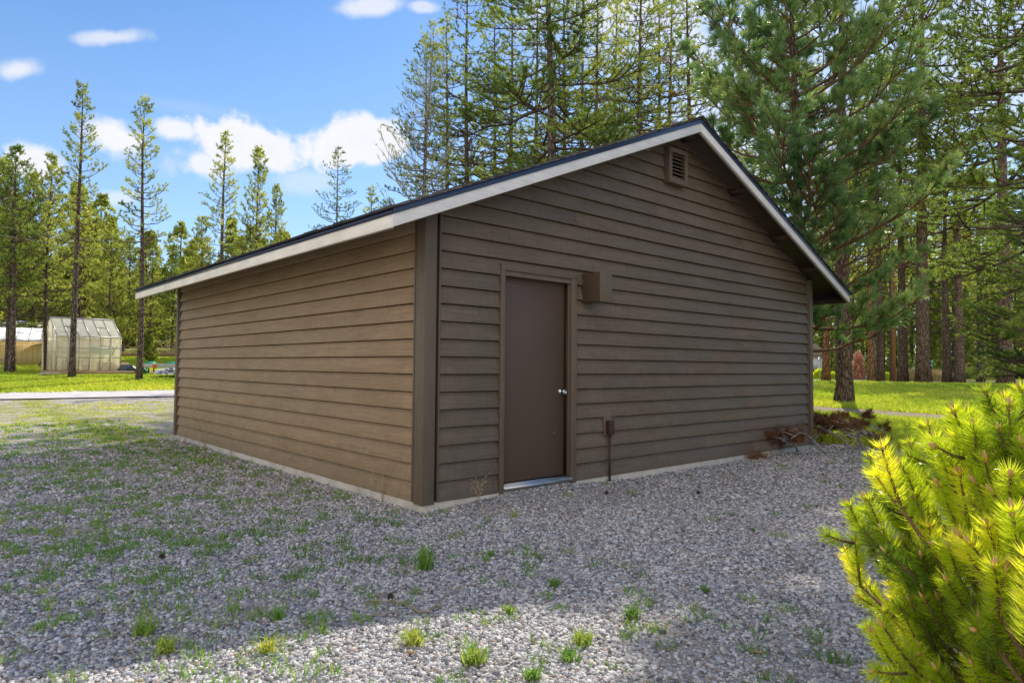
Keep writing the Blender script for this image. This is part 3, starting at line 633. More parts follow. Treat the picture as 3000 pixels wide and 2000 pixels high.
# ------------------------------------------------------------------ trees
def pine_parts(seed, H, r0, c0, R, nb, shape='cone', twigs=7, K=8, L=.11, w=.028, fw=.7, step=.22, dead=10, deadlen=.5, ang=(.75, -.15), fm='pine', bm='bark', tm='twig', clump=.16, bend=.15, seg=1, jag=.0, tl=.14, side=.38, flare=.35, wide=1.0, wild=.3, curve=.22):
    r = np.random.default_rng(seed)
    tr, br, fo = MB(), MB(), MB()
    n = 16; u = np.linspace(0, 1, n)
    px_ = bend*np.sin(u*2.4+r.random()*6)*u; py_ = bend*np.sin(u*3.1+r.random()*6)*u
    px_ -= px_[0]; py_ -= py_[0]
    tp = np.stack([px_, py_, u*H-.3*(u == 0)], -1)
    rr = r0*(1-u)**.8*.95+r0*.05+r0*flare*np.exp(-u*H/.28)
    if jag:
        kk = 22; jg = 1+jag*np.random.default_rng(seed+9).uniform(-1, 1, kk)
        zz = np.linspace(0, 1, 60); tpf = np.stack([np.interp(zz, u, tp[:, i]) for i in range(3)], -1)
        rf_ = np.interp(zz, u, rr)+r0*flare*np.exp(-zz*H/.28)*.3
        JG = 1+(np.outer(np.exp(-zz*H/.5), (jg-1)*4.5)+ (jg-1)[None]*.8)
        tr.tube(tpf, rf_, kk, jag=JG)
    else: tr.tube(tp, rr, 10)
    def at(q): return np.array([np.interp(q, u, tp[:, i]) for i in range(3)]), np.interp(q, u, rr)
    P, D, TT = [], [], []
    up = np.array([0, 0, 1.])
    for i in range(nb):
        q = c0+(1-c0)*((i+r.random())/nb)**.9; q = min(q, .992)
        v = (q-c0)/(1-c0)
        if shape == 'cone': ln = R*((1-v)**.72*.93+.07)*min(1, .55+v*3.2)
        elif shape == 'oval': ln = R*math.sin(PI*min(1, (.12+.88*v))**.85)**.6*(1-.25*v)
        else: ln = R*(.55+.45*math.sin(v*7+seed))*(1-v)**.45
        ln *= 1-wild+2*wild*r.random()
        az = i*2.4+r.random()*1.2; el = ang[1]+(ang[0]-ang[1])*v+(r.random()-.5)*.3
        b, rb = at(q); hd = np.array([math.cos(az), math.sin(az), 0])
        m = 6; s_ = np.linspace(0, 1, m)
        curve_ = curve*s_**2-.06*np.sin(s_*PI)
        wv = np.array([-hd[1], hd[0], 0])
        pts = b+hd*(s_*ln*math.cos(el))[:, None]*wide+up*(s_*ln*math.sin(el)+curve_*ln)[:, None]+wv*((r.random()-.5)*.25*ln*s_**2)[:, None]+r.normal(size=(m, 3))*.03*ln*s_[:, None]
        rb2 = min(rb*.55, .012+.016*ln)
        br.tube(pts, rb2*(1-s_*.8), 4, cap=False)
        isdead = r.random() < .06
        nt_ = max(2, int(twigs*(.5+.5*ln/R)))
        tb = r.random()*.45+.2 if r.random() > .1 else -.15
        ends = []
        for j in range(nt_):
            s0 = .28+.72*(j+r.random())/nt_; s0 = min(s0, 1)
            a = np.array([np.interp(s0, s_, pts[:, k]) for k in range(3)])
            d0 = unit(pts[-1]-pts[-2]); sdn = 1 if j % 2 else -1
            tw = unit(d0*(.6+.5*r.random())+wv*sdn*(.5+.6*r.random())*(1-s0*.35)+up*(.02+.38*r.random())+r.normal(size=3)*.12)
            tln = ln*side*(1-.55*s0)*(.6+.7*r.random())+clump*.6
            c = a+tw*tln*.5+r.normal(size=3)*.02*tln; e = a+tw*tln+up*tln*.12
            br.tube([a, c, e], [rb2*.4, rb2*.3, rb2*.15], 3, cap=False)
            if isdead: continue
            ns = max(1, int(tln/step))
            for k in range(ns):
                f_ = 1-k*step/tln; p = a+(e-a)*max(f_, .2)
                P.append(p-tw*tl*.5); D.append(tw+r.normal(size=3)*.25+up*.15); TT.append(tb+r.normal()*.08)
                if r.random() < .7:
                    sd_ = unit(np.cross(tw, r.normal(size=3))); d2 = unit(tw+sd_*.9+up*.25)
                    P.append(p+d2*clump*.3); D.append(d2); TT.append(tb+r.normal()*.1)
        if not isdead: P.append(pts[-1]); D.append(unit(pts[-1]-pts[-2])+up*.4); TT.append(tb+.1)
    P.append(tp[-1]); D.append(up); TT.append(.5)
    needles(fo, np.array(P), np.array(D), K, L, w, fw, tl, r, np.array(TT), seg=seg)
    for i in range(dead):
        q = .12+max(c0-.1, .12)*r.random()*1.15; b, rb = at(q); az = r.random()*6.28; ln = deadlen*(.4+r.random())
        hd = np.array([math.cos(az), math.sin(az), 0]); s_ = np.linspace(0, 1, 4)
        pts = b+hd*(s_*ln)[:, None]+up*((-.25*s_+.15*s_**2)*ln)[:, None]+r.normal(size=(4, 3))*.04*ln*s_[:, None]
        br.tube(pts, .012*(1-s_*.75), 3, cap=False)
        for j in range(3):
            a = pts[1+j % 3]; e = a+unit(hd+r.normal(size=3)*.7)*ln*.35; br.tube([a, e], [.005, .002], 3, cap=False)
    return (tr.mesh('trunk', M[bm], True), br.mesh('branches', M[tm]), fo.mesh('foliage', M[fm])), H
PR = {}
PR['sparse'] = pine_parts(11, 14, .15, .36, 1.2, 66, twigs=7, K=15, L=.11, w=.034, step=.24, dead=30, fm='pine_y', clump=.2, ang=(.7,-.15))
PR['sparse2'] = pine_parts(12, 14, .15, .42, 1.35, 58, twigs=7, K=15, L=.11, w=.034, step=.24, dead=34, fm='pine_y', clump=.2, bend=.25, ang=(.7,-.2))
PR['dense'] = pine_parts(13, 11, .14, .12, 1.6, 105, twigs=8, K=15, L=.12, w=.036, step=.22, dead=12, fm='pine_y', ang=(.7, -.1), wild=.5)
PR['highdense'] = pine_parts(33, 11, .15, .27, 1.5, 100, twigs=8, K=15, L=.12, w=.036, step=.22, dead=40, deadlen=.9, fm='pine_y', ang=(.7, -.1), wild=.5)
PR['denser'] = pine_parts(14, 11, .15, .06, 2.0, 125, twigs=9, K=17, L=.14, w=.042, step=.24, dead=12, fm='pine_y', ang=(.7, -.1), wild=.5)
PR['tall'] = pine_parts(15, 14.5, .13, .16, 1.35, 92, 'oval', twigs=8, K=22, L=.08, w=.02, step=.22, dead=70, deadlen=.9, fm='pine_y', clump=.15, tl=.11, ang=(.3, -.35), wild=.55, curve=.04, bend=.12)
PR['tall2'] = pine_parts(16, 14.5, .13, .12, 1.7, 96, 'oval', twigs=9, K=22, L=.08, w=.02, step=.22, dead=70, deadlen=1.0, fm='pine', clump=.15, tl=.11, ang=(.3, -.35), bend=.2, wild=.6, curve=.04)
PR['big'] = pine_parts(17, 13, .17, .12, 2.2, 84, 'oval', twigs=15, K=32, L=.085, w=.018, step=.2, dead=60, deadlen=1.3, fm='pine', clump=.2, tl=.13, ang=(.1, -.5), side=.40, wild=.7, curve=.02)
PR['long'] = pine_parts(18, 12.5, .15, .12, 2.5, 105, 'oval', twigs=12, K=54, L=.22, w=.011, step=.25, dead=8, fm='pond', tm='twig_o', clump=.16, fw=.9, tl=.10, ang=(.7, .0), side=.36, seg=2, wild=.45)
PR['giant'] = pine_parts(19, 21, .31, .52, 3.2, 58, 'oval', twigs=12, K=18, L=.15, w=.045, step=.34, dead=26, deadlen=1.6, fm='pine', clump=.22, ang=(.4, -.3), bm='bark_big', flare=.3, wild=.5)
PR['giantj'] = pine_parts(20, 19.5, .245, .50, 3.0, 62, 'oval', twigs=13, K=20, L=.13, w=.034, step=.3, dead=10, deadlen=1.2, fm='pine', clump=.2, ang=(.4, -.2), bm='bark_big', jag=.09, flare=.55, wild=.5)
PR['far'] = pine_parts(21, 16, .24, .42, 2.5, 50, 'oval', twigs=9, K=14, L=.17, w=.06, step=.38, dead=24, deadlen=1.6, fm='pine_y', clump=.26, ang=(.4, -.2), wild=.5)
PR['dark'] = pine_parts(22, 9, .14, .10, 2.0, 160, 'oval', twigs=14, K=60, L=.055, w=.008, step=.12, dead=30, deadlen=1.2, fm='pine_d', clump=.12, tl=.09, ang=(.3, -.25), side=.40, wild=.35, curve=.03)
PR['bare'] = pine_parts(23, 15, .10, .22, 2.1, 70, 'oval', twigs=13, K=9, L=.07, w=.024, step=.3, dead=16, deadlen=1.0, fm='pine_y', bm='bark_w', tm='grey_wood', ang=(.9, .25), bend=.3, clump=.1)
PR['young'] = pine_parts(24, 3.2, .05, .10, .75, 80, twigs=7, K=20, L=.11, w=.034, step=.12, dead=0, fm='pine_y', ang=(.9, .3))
USED = set(); tcount = [0]
def tree(kind, u, r, top, label, group=None, cat='pine tree', rz=None, z=None, base=None, lean=(0, 0), name='pine_tree', hscale=None, fat=1., fmat=None):
    meshes, H = PR[kind]; tcount[0] += 1
    p = atr(u, r) if base is None else np.array(base)
    s = hscale if hscale else (zat(u, top, r)-p[2])/H
    e = empty(name, p); e.rotation_euler = (lean[0], lean[1], (tcount[0]*2.1) % 6.28 if rz is None else rz)
    # lean is given in world axes: apply it after the turn about the trunk
    e.rotation_mode = 'XYZ'
    e.scale = (s*fat, s*fat, s)
    for me, nm in zip(meshes, ('trunk', 'branches', 'foliage')):
        o = bpy.data.objects.new(nm, me); COL.objects.link(o); o.parent = e
    if fmat:
        for ch in e.children:
            if ch.name.startswith('foliage'): ch.material_slots[0].link = 'OBJECT'; ch.material_slots[0].material = M[fmat]
    tag(e, label, cat, group); return e
gl = 'pines beyond the road'
tree('sparse', 212, 31.2, 247, 'tallest sparse pine in front of the polycarbonate greenhouse', gl, lean=(0, -.004))
tree('sparse2', 408, 31.0, 292, 'tall thin pine standing at the right end of the greenhouse, beside the garage eave', gl, lean=(.0, .02), rz=1.)
tree('highdense', 34, 34, 437, 'dense pine with twin pale trunk in front of the tan shed', gl, fat=.95, fmat='pine')
tree('sparse', 20, 34.3, 520, 'slim trunk pressed against the twin pine before the tan shed', gl, rz=2.2)
tree('highdense', 130, 36, 458, 'narrow pointed pine between the tan shed and the greenhouse', gl, fat=.85)
tree('sparse2', 135, 34.5, 600, 'forked leaning pine at the left end of the greenhouse', gl, lean=(0, .06), rz=4)
tree('denser', 314, 46, 663, 'bright yellow-green pine rising behind the greenhouse roof', gl, fat=.9)
tree('sparse', 646, 42, 391, 'tall open pine above the middle of the garage eave', gl, rz=3., fat=1.1)
tree('dense', 742, 45, 440, 'narrow pine right of the open pine above the eave', gl, fat=.8)
tree('dense', 800, 47, 548, 'shorter tapering pine just right of the pair above the eave', gl, fat=.8, rz=.5)
tree('dense', 436, 50, 690, 'rounded pine behind the thin trunk near the garage eave corner', gl, fat=.9)
tree('dense', 503, 48, 722, 'small pointed pine just above the low corner of the garage roof', gl, fmat='pine')
tree('dense', 588, 44, 640, 'low bushy pine behind the open pine above the eave', gl)
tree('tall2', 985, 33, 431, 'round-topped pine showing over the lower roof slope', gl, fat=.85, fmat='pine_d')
tree('sparse', 1078, 34, 552, 'small spire pine beside the round-topped pine over the roof', gl)
tree('dense', 225, 52, 560, 'full bushy pine behind the tallest sparse pine', gl)
tree('denser', 90, 50, 520, 'broad pine filling the gap behind the tan shed roof', gl)
tree('denser', -30, 48, 470, 'wide pine at the left edge of the picture behind the shed', gl)
tree('denser', 370, 56, 700, 'pale green pine behind the right end of the greenhouse', gl, rz=2)
tree('young', 437, 39, 973, 'small bright green young pine by the timber retaining beam', cat='young pine')
tree('denser', 690, 46, 700, 'low rounded pine peeking over the garage eave behind the open pine', gl)
tree('denser', 560, 55, 760, 'distant low pine tip just over the garage eave', gl)
gc = 'pines behind the garage'
tree('bare', 1246, 19.5, 70, 'pale-trunked thin tree left of the cluster behind the roof', gc, cat='tree', fat=.9)
tree('tall2', 1225, 21, 120, 'slender pine with upswept boughs at the left of the cluster behind the roof', gc, fat=.95, rz=1.2)
tree('tall', 1300, 25, 60, 'lichen-green pine between the pale trunk and the brown trunk behind the roof', gc)
tree('tall2', 1372, 23, -110, 'brown-trunked pine rising behind the middle of the roof slope', gc)
tree('big', 1612, 19.5, -230, 'thick limbed pine with heavy spreading boughs behind the roof', gc, rz=2.6, fmat='pine', fat=1.15)
tree('tall', 1646, 26, -90, 'thin trunk just right of the thick limbed pine', gc)
tree('tall', 1738, 25, -110, 'straight slim pine midway between the thick pine and the red trunk', gc, rz=3.3)
tree('tall2', 1697, 29, -60, 'faint slender pine behind the pair right of the thick pine', gc)
tree('tall', 1872, 22, -150, 'reddish straight trunk left of the roof peak', gc, rz=5)
tree('tall2', 1892, 29, -80, 'grey thin pine close behind the reddish straight trunk', gc)
tree('tall', 2022, 25, -120, 'pine trunk standing directly above the roof peak', gc, rz=1)
tree('tall2', 1480, 30, -60, 'sparse lodgepole in the gap right of the brown-trunked pine', gc)
tree('tall', 1960, 33, -60, 'sunlit pine between the reddish trunk and the roof peak', gc)
tree('tall2', 2130, 31, -80, 'sunlit pine right behind the roof peak', gc)
tree('tall', 2230, 35, -80, 'distant sunlit pine behind the long-needled pine', gc, rz=2.)
tree('tall2', 1560, 31, -40, 'lodgepole behind the thick limbed pine, on its left', gc, rz=.4)
tree('tall', 1440, 33, 0, 'pale lodgepole just right of the brown-trunked pine', gc, rz=2.4)
tree('tall2', 1930, 32, -60, 'lodgepole close right of the grey thin pine', gc, rz=2.9)
tree('tall', 1795, 33, -30, 'open lodgepole left of the reddish trunk', gc, rz=4.4)
tree('long', 2335, 15.2, -270, 'near long-needled pine with blue-green brushes right of the roof peak', rz=.3)
gr_ = 'pines on the right lawn'
bt = hit(2478, 1183)
tree('giantj', 2478, 0, 0, 'stout furrowed trunk nearest the garage, standing by the dirt path', gr_, base=bt, hscale=1.0, fat=1.0)
def rt(u, v, kind, label, hs=1., **k):
    b = hit(u, v); return tree(kind, u, 0, 0, label, gr_, base=b, hscale=hs, **k)
rt(2645, 1119, 'giant', 'straight tall trunk standing clear in the middle of the right lawn', fat=1.08)
rt(2420, 1117, 'far', 'orange-barked trunk beside the garage corner', fat=1.1).children[0].material_slots[0].link = 'OBJECT'
rt(2460, 1119, 'far', 'dark curved trunk half hidden behind the stout furrowed trunk', lean=(0, -.05), rz=0)
rt(2552, 1119, 'far', 'rusty trunk left of the leaning grey pine', fat=.9)
rt(2580, 1119, 'giant', 'leaning grey pine between the rusty trunk and the utility pole', hs=.95, lean=(.02, -.055), rz=0, fat=.9)
rt(2611, 1119, 'far', 'pencil-thin trunk beside the utility pole', fat=.4)
rt(2776, 1121, 'far', 'first trunk of the pair right of the stop sign', fat=1.2)
rt(2812, 1122, 'giant', 'second, thicker trunk of the pair right of the stop sign', fat=1.1, hs=.92)
rt(2874, 1118, 'far', 'brown trunk behind the rust-coloured bush', fat=1.2)
tree('giant', 2705, 54, -150, 'tall pine behind the gap between the clear trunk and the pair', gr_, rz=2.)
tree('giant', 2945, 50, -180, 'tall pine towering behind the rust-coloured bush', gr_, rz=4.)
tree('tall2', 2700, 85, 60, 'lodgepole whose crown fills the upper right behind the long-needled pine', gr_, fat=1.5, fmat='pine')
tree('big', 3060, 21, -560, 'broad limbed pine at the upper right edge', gr_, rz=1.)
tree('tall', 2560, 85, 100, 'sunlit lodgepole behind the straight tall trunk', gr_, fat=1.4)
tree('dark', 3480, 11.0, -480, 'near dark pine reaching in from the right edge', rz=.8, fat=1.15)
for o in bpy.data.objects:
    if o.name.startswith('pine_tree') and o.get('label', '').startswith(('orange-barked', 'rusty trunk')):
        for ch in o.children:
            if ch.name.startswith('trunk'): ch.material_slots[0].link = 'OBJECT'; ch.material_slots[0].material = M['bark_o']

# far woods that read as one mass
def forest(name, lo, hi, r0, r1, n, seed, hmin, hmax, label, az0, az1, fm):
    r = np.random.default_rng(seed); fo, tr = MB(), MB()
    for i in range(n):
        az = az0+(az1-az0)*(i+r.random())/n; rr = r0+(r1-r0)*r.random(); x = CAM[0]+rr*math.sin(az); y = CAM[1]+rr*math.cos(az)
        if -1 < x < 9 and -1 < y < 9: continue
        z = float(G(x, y)); h = hmin+(hmax-hmin)*r.random(); c0 = .02+.16*r.random(); R = (1.9+1.9*r.random())
        tr.tube([(x, y, z-.3), (x+r.normal()*.2, y+r.normal()*.2, z+h*.95)], [.2, .04], 5, cap=False)
        for _ in range(2):
            mm = 60; cx, cy = x+r.normal()*3, y+r.normal()*3; hz = .8+2.2*r.random(); a_ = r.random(mm)*6.28; q_ = 1.9*r.random(mm)**.6
            P_ = np.stack([cx+q_*np.cos(a_), cy+q_*np.sin(a_), z+hz*r.random(mm)], -1); needles(fo, P_, r.normal(size=(mm, 3))+[0, 0, .6], 10, .36, .15, .5, .25, r, np.clip(.4+.25*r.normal(size=mm), 0, 1))
        m = 420; v = r.random(m)**.85; a = r.random(m)*6.28; q = R*(1-v)**.7*(.25+.75*r.random(m)**.5)*(.75+.35*np.sin(v*23+i)); zz = z+h*(c0+(1-c0)*v)
        P = np.stack([x+q*np.cos(a), y+q*np.sin(a), zz+q*.15], -1); D = np.stack([np.cos(a), np.sin(a), .4+0*a], -1)
        needles(fo, P, D, 9, .34, .13, .5, .25, r, np.clip(.35+.3*(r.random()-.5)+.2*r.normal(size=m), 0, 1))
    tag(tr.build(name+'_trunks', M['bark'], smooth_=True), label+', the trunks', 'forest', kind='stuff')
    tag(fo.build(name, M[fm]), label, 'forest', kind='stuff')
forest('far_woods', 0, 0, 56, 90, 80, 31, 5, 12, 'far-off wood on the rise behind the greenhouse and shed', -.12, .40, 'pine_y')
forest('distant_woods', 0, 0, 88, 130, 190, 33, 9, 27, 'far-off sunlit wood beyond the right lawn', .95, 1.62, 'glow')

# ------------------------------------------------------------------ grass, weeds
rg = np.random.default_rng(77)
def grass_stuff():
    mb = MB()
    def scatter(n, rmin, rmax, a0, a1, f, h, w, tint, cl, pw=1.3, lean=.6, nb=9, spread=.05):
        r = rmin+(rmax-rmin)*rg.random(n)**pw; az = a0+(a1-a0)*rg.random(n); x = CAM[0]+r*np.sin(az); y = CAM[1]+r*np.cos(az)
        k = (rg.random(n) < f(x, y, r)) & ~((x > -.02) & (x < W_) & (y > -.02) & (y < L_))
        x, y, r = x[k], y[k], r[k]; n = len(x)
        x = np.repeat(x, nb)+rg.normal(size=n*nb)*spread; y = np.repeat(y, nb)+rg.normal(size=n*nb)*spread; rr = np.repeat(r, nb)
        ok = ~((x > .0) & (x < W_) & (y > .0) & (y < L_)); x, y, rr = x[ok], y[ok], rr[ok]
        P = np.stack([x, y, G(x, y)-.005], -1); tn = tint+.25*fract_noise(x, y, cl)
        blades(mb, P, h, w*(1+rr*.05), rg, tn, lean, .3)
    road_l = lambda x, y: (y > 22.9+.0*x)
    scatter(26000, 27.3, 45, -.1, .28, lambda x, y, r: lawn(x, y)*(y > 23.0), .15, .016, .48, .5, 1.2, nb=7, spread=.12)
    scatter(1600, 12, 26, -.1, .25, lambda x, y, r: (y < 19.3)*lawn(x, y)*1.0, .06, .010, .62, .9, 1, nb=8, spread=.08)
    scatter(22000, 12.3, 48, .98, 1.52, lambda x, y, r: lawn(x, y)*(1-path_mask(x, y)), .17, .012, .55, .35, 1.5, nb=9, spread=.09)
    tag(mb.build('grass', M['grass']), 'short green and yellow lawn grass around the garage and across the road', 'grass', kind='stuff')
    mb = MB()
    dens = lambda x, y, r: np.clip(np.clip(.06+.34*smooth(-.3, 1.6, -x)*smooth(-2.8, 1.5, y)+.5*np.exp(-((x+.75)/.7)**2)*smooth(2., 4.5, y), 0, 1)*(.55+.7*(fract_noise(x, y, 2.6, 2) > .1))*(x < .2)+.012*(x > .2), 0, 1)*(y < 18)
    scatter(19000, 2.2, 17, -.1, 1.5, dens, .062, .0065, .42, 1.2, 1.35, nb=15, spread=.03, lean=.95)
    tag(mb.build('weeds', M['weed']), 'small green weeds sprouting through the gravel', 'weeds', kind='stuff')
    mb = MB()
    scatter(7000, 2.2, 13, -.1, 1.5, lambda x, y, r: .10+.5*np.exp(-((x+.7)/.7)**2)*smooth(1.5, 4, y), .05, .003, .5, 1., 1.4, nb=2, spread=.03, lean=2.6)
    scatter(2600, 2.2, 9, -.1, 1.4, lambda x, y, r: .6+0*x, .015, .006, .98, 1., 1.2, nb=6, spread=.010, lean=1.2)
    tag(mb.build('dry_litter', M['straw']), 'dry needles, straw and tiny yellow moss tufts strewn over the gravel', 'litter', kind='stuff')
def path_mask(x, y):
    # rough band of the dirt path
    A = pt[0]; B = pt[2]; d = (B-A)/np.linalg.norm(B-A); nrm = np.array([-d[1], d[0]])
    C_ = pb[0]; w = (C_-A)@nrm; s_ = ((x-A[0])*nrm[0]+(y-A[1])*nrm[1])/w
    return ((s_ > -.02) & (s_ < 1.02)).astype(float)
grass_stuff()
# the larger weed clumps in the gravel, one by one
WEED = [(1245, 1668, .17, 90, .35, 'tall weed clump with thin upright stems in the middle gravel'),
        (1505, 1515, .11, 70, .75, 'yellowish wispy tuft nearest the garage corner'),
        (1438, 1628, .08, 90, .6, 'olive bristly tuft halfway between garage and twig'),
        (1580, 1640, .07, 55, .3, 'low green rosette right of the bristly tuft'),
        (1625, 1722, .09, 60, .25, 'flat green clump at the shade edge'),
        (1492, 1798, .08, 60, .6, 'bright lime clump at the tip of the sunlit patch'),
        (1850, 1812, .11, 90, .3, 'dark green tuft in the shade right of the sunlit patch'),
        (1706, 1892, .12, 90, .65, 'largest lime weed in the sunlit patch'),
        (1665, 1938, .10, 60, .45, 'weed just below the largest lime weed'),
        (1388, 1945, .13, 80, .7, 'lime weed low in the middle of the sunlit patch'),
        (1560, 1995, .10, 70, .3, 'grey-green weed cut by the bottom edge'),
        (422, 1862, .14, 90, .5, 'leafy green weed in the shade at the lower left'),
        (485, 1915, .12, 70, .75, 'lime weed where shade meets sun at the lower left'),
        (782, 1912, .11, 70, .8, 'lime weed beside the sun edge, left of the twig'),
        (1210, 1890, .12, 90, .8, 'spreading lime weed just under the dry twig'),
        (815, 1818, .09, 60, .3, 'single green clump left of the dry twig'),
        (2207, 1557, .05, 30, .3, 'lone small green sprout far out in the right gravel'),
        (2065, 1735, .07, 40, .35, 'pale sprout right of the small sun fleck')]
for u, v, h, n, tn, lb in WEED:
    b = hit(u, v); r = np.random.default_rng(int(u)); mb = MB()
    P = np.zeros((n, 3)); P[:, :2] = r.normal(size=(n, 2))*h*.14
    blades(mb, P, h*(.75 if 'upright' not in lb else 1.1), .0085 if 'wispy' not in lb and 'bristly' not in lb else .0025, r, tn, 1.0 if 'upright' not in lb else .45, .3)
    tag(mb.build('weed_clump', M['weed'], loc=tuple(b)), lb, 'weed', 'weed clumps in the gravel')
def dry_stalk(u, v, h, label, n=7, seed=1, lx=0.):
    b = hit(u, v); r = np.random.default_rng(seed); mb = MB()
    for i in range(n):
        a = r.random()*6.28; l = .12+.3*r.random(); s_ = np.linspace(0, 1, 5); hh = h*(.6+.5*r.random())
        p = np.stack([s_**1.7*math.cos(a)*l*h+lx*s_, s_**1.7*math.sin(a)*l*h, s_*hh], -1); mb.tube(p, .0018*(1-.6*s_), 3, cap=False, t=.6)
        for j in range(4):
            q = p[-1]*(1-.12*j); e = q+np.array([r.normal()*.03, r.normal()*.03, .04]); mb.tube([q, e], .001, 3, cap=False, t=.6); mb.box(e[0]-.004, e[0]+.004, e[1]-.004, e[1]+.004, e[2]-.003, e[2]+.004, .8)
    tag(mb.build('dry_stalks', M['straw'], loc=tuple(b)), label, 'dry plant', 'dry seed stalks by the garage walls')
for i, (u, v, h, lb) in enumerate([(600, 1340, .75, 'thick spray of dry seed stalks near the far end of the side wall'), (680, 1375, .5, 'dry stalks a little nearer along the side wall'), (820, 1420, .45, 'thin dry stalks halfway along the side wall'), (1120, 1470, .35, 'dry stalks close to the garage corner on the side wall'), (1400, 1500, .28, 'single dry seed stalk left of the door'), (2225, 1330, .55, 'dark dry stalks against the far end of the gable wall'), (540, 1310, .6, 'pale dry stalks at the far side corner of the garage')]):
    dry_stalk(u, v, h, lb, 10 if i < 1 else 6, i+3)

# ------------------------------------------------------------------ twigs, cones, wood bits
def twig(name, pts, r0, label, mat='straw', cat='twig', lift=.01, subs=4, seed=0, group=None):
    P = [hit(u, v) for u, v in pts]; P = np.array(P); b = P[0].copy(); P[:, 2] += np.array([lift*(1+2*math.sin(i*1.7)**2) for i in range(len(P))]); P -= b
    s_ = np.linspace(0, 1, 12); q = np.stack([np.interp(s_, np.linspace(0, 1, len(P)), P[:, k]) for k in range(3)], -1)
    mb = MB(); mb.tube(q, r0*(1-.7*s_), 5); r = np.random.default_rng(seed)
    for j in range(subs):
        a = q[2+int(9*j/max(1, subs))]; d = unit(q[-1]-q[0]); e = a+(d*.6+unit(r.normal(size=3))*.6)*.12; e[2] = abs(e[2]-a[2])+a[2]; mb.tube([a, (a+e)/2+r.normal(size=3)*.008, e], [r0*.5, r0*.4, r0*.2], 4)
    o = mb.build(name, M[mat], loc=tuple(b)); tag(o, label, cat, group); return o
twig('twig', [(1085, 1765), (1175, 1778), (1245, 1808), (1300, 1765), (1372, 1700)], .005, 'long pale dry twig lying across the shade edge in the gravel', subs=7, seed=4)
twig('twig', [(1090, 1808), (1150, 1810), (1210, 1800)], .003, 'short curved twig under the long pale twig', subs=1)
twig('wood_chip', [(1195, 1915), (1220, 1932)], .010, 'small pale stick of wood in the sunlit gravel', 'lightwood', 'stick', subs=0)
twig('wood_chip', [(2195, 1912), (2240, 1930)], .011, 'flat pinkish wood splinter in the right gravel', 'lightwood', 'stick', subs=0)
twig('wood_chip', [(2065, 1810), (2105, 1822)], .004, 'thin bleached stick in the right gravel', 'grey_wood', 'stick', subs=0)
def cone(u, v, label, s=.021):
    b = hit(u, v); mb = MB(); r = np.random.default_rng(int(u))
    mb.lathe([(0, 0), (s*.5, s*.2), (s*.55, s*.7), (s*.2, s*1.4), (0, s*1.5)], 8)
    P = []; D = []
    for i in range(40):
        q = i/40; a = i*2.4; rr = s*.55*math.sin(PI*(q*.85+.12)); P.append((rr*math.cos(a), rr*math.sin(a), q*s*1.4)); D.append((math.cos(a), math.sin(a), .5))
    needles(mb, np.array(P), np.array(D), 4, s*.45, s*.3, 1.2, .004, r, .3)
    o = mb.build('pine_cone', M['twig'], loc=(b[0], b[1], b[2]+.012)); o.rotation_euler = (1.2, 0, u); tag(o, label, 'pine cone', 'pine cones on the gravel')
cone(1143, 1752, 'pine cone beside the long pale twig'); cone(1773, 1448, 'pine cone on the gravel right of the door'); cone(482, 1636, 'pine cone among the weeds on the left'); cone(2047, 1447, 'small dark pine cone far along the gable wall', .022)
def rock(u, v, s, label, col=(.5, .47, .43)):
    b = hit(u, v); r = np.random.default_rng(int(u)); bm_ = MB(); bm_.lathe([(.0, -.3), (.8, -.2), (1, .15), (.6, .5), (0, .6)], 9); me = bm_
    me.v[0] = me.v[0]*s*(1+(r.random((len(me.v[0]), 3))-.5)*.3); o = me.build('stone', simple('pale_stone', col, .9, .2, 0, .3, 60, .4), loc=tuple(b)); tag(o, label, 'stone')
rock(1218, 1783, .026, 'rounded tan stone at the base of the dry twig', (.42, .36, .30)); rock(1550, 1683, .028, 'pale lumpy stone amid the grey gravel, upper of two', (.7, .68, .64)); rock(1895, 1740, .034, 'flat pale stone just right of the small sun fleck')

# ------------------------------------------------------------------ brush heap at the far corner
def branch_thing(u, v, ln, az, label, seed, zoff=.1, rust=1, thick=.016):
    b = hit(u, v); e = empty('dead_branch', (b[0], b[1], b[2]), az); r = np.random.default_rng(seed); w, f = MB(), MB()
    s_ = np.linspace(0, 1, 7); main = np.stack([s_*ln, .06*np.sin(s_*5+seed)*ln, .03+zoff*1.6*np.sin(s_*PI*.8)+.10*s_], -1); w.tube(main, thick*(1-.6*s_), 6); P, D = [], []
    for j in range(9):
        s0 = .2+.8*j/9; a = np.array([np.interp(s0, s_, main[:, k]) for k in range(3)]); sg = 1 if j % 2 else -1
        d = unit(np.array([.6+.3*r.random(), sg*(.5+.6*r.random()), .25+.5*r.random()])); l = ln*(.22+.3*r.random()); m = a+d*l*.5+r.normal(size=3)*.015; t_ = a+d*l; t_[2] = max(t_[2]-.05, .02)
        w.tube([a, m, t_], [thick*.5, thick*.35, thick*.15], 5)
        for k in range(5):
            q = m+(t_-m)*k/4+r.normal(size=3)*.03; P.append(q); D.append(d+r.normal(size=3)*.5)
    w.build('bare_wood', M['grey_wood'], e)
    if rust: needles(f, np.array(P), np.array(D), int(60*rust), .085, .006, .5, .10, r, .45, .5); f.build('dead_needles', M['rust'], e)
    tag(e, label, 'dead branch', 'dead branches heaped by the garage corner')
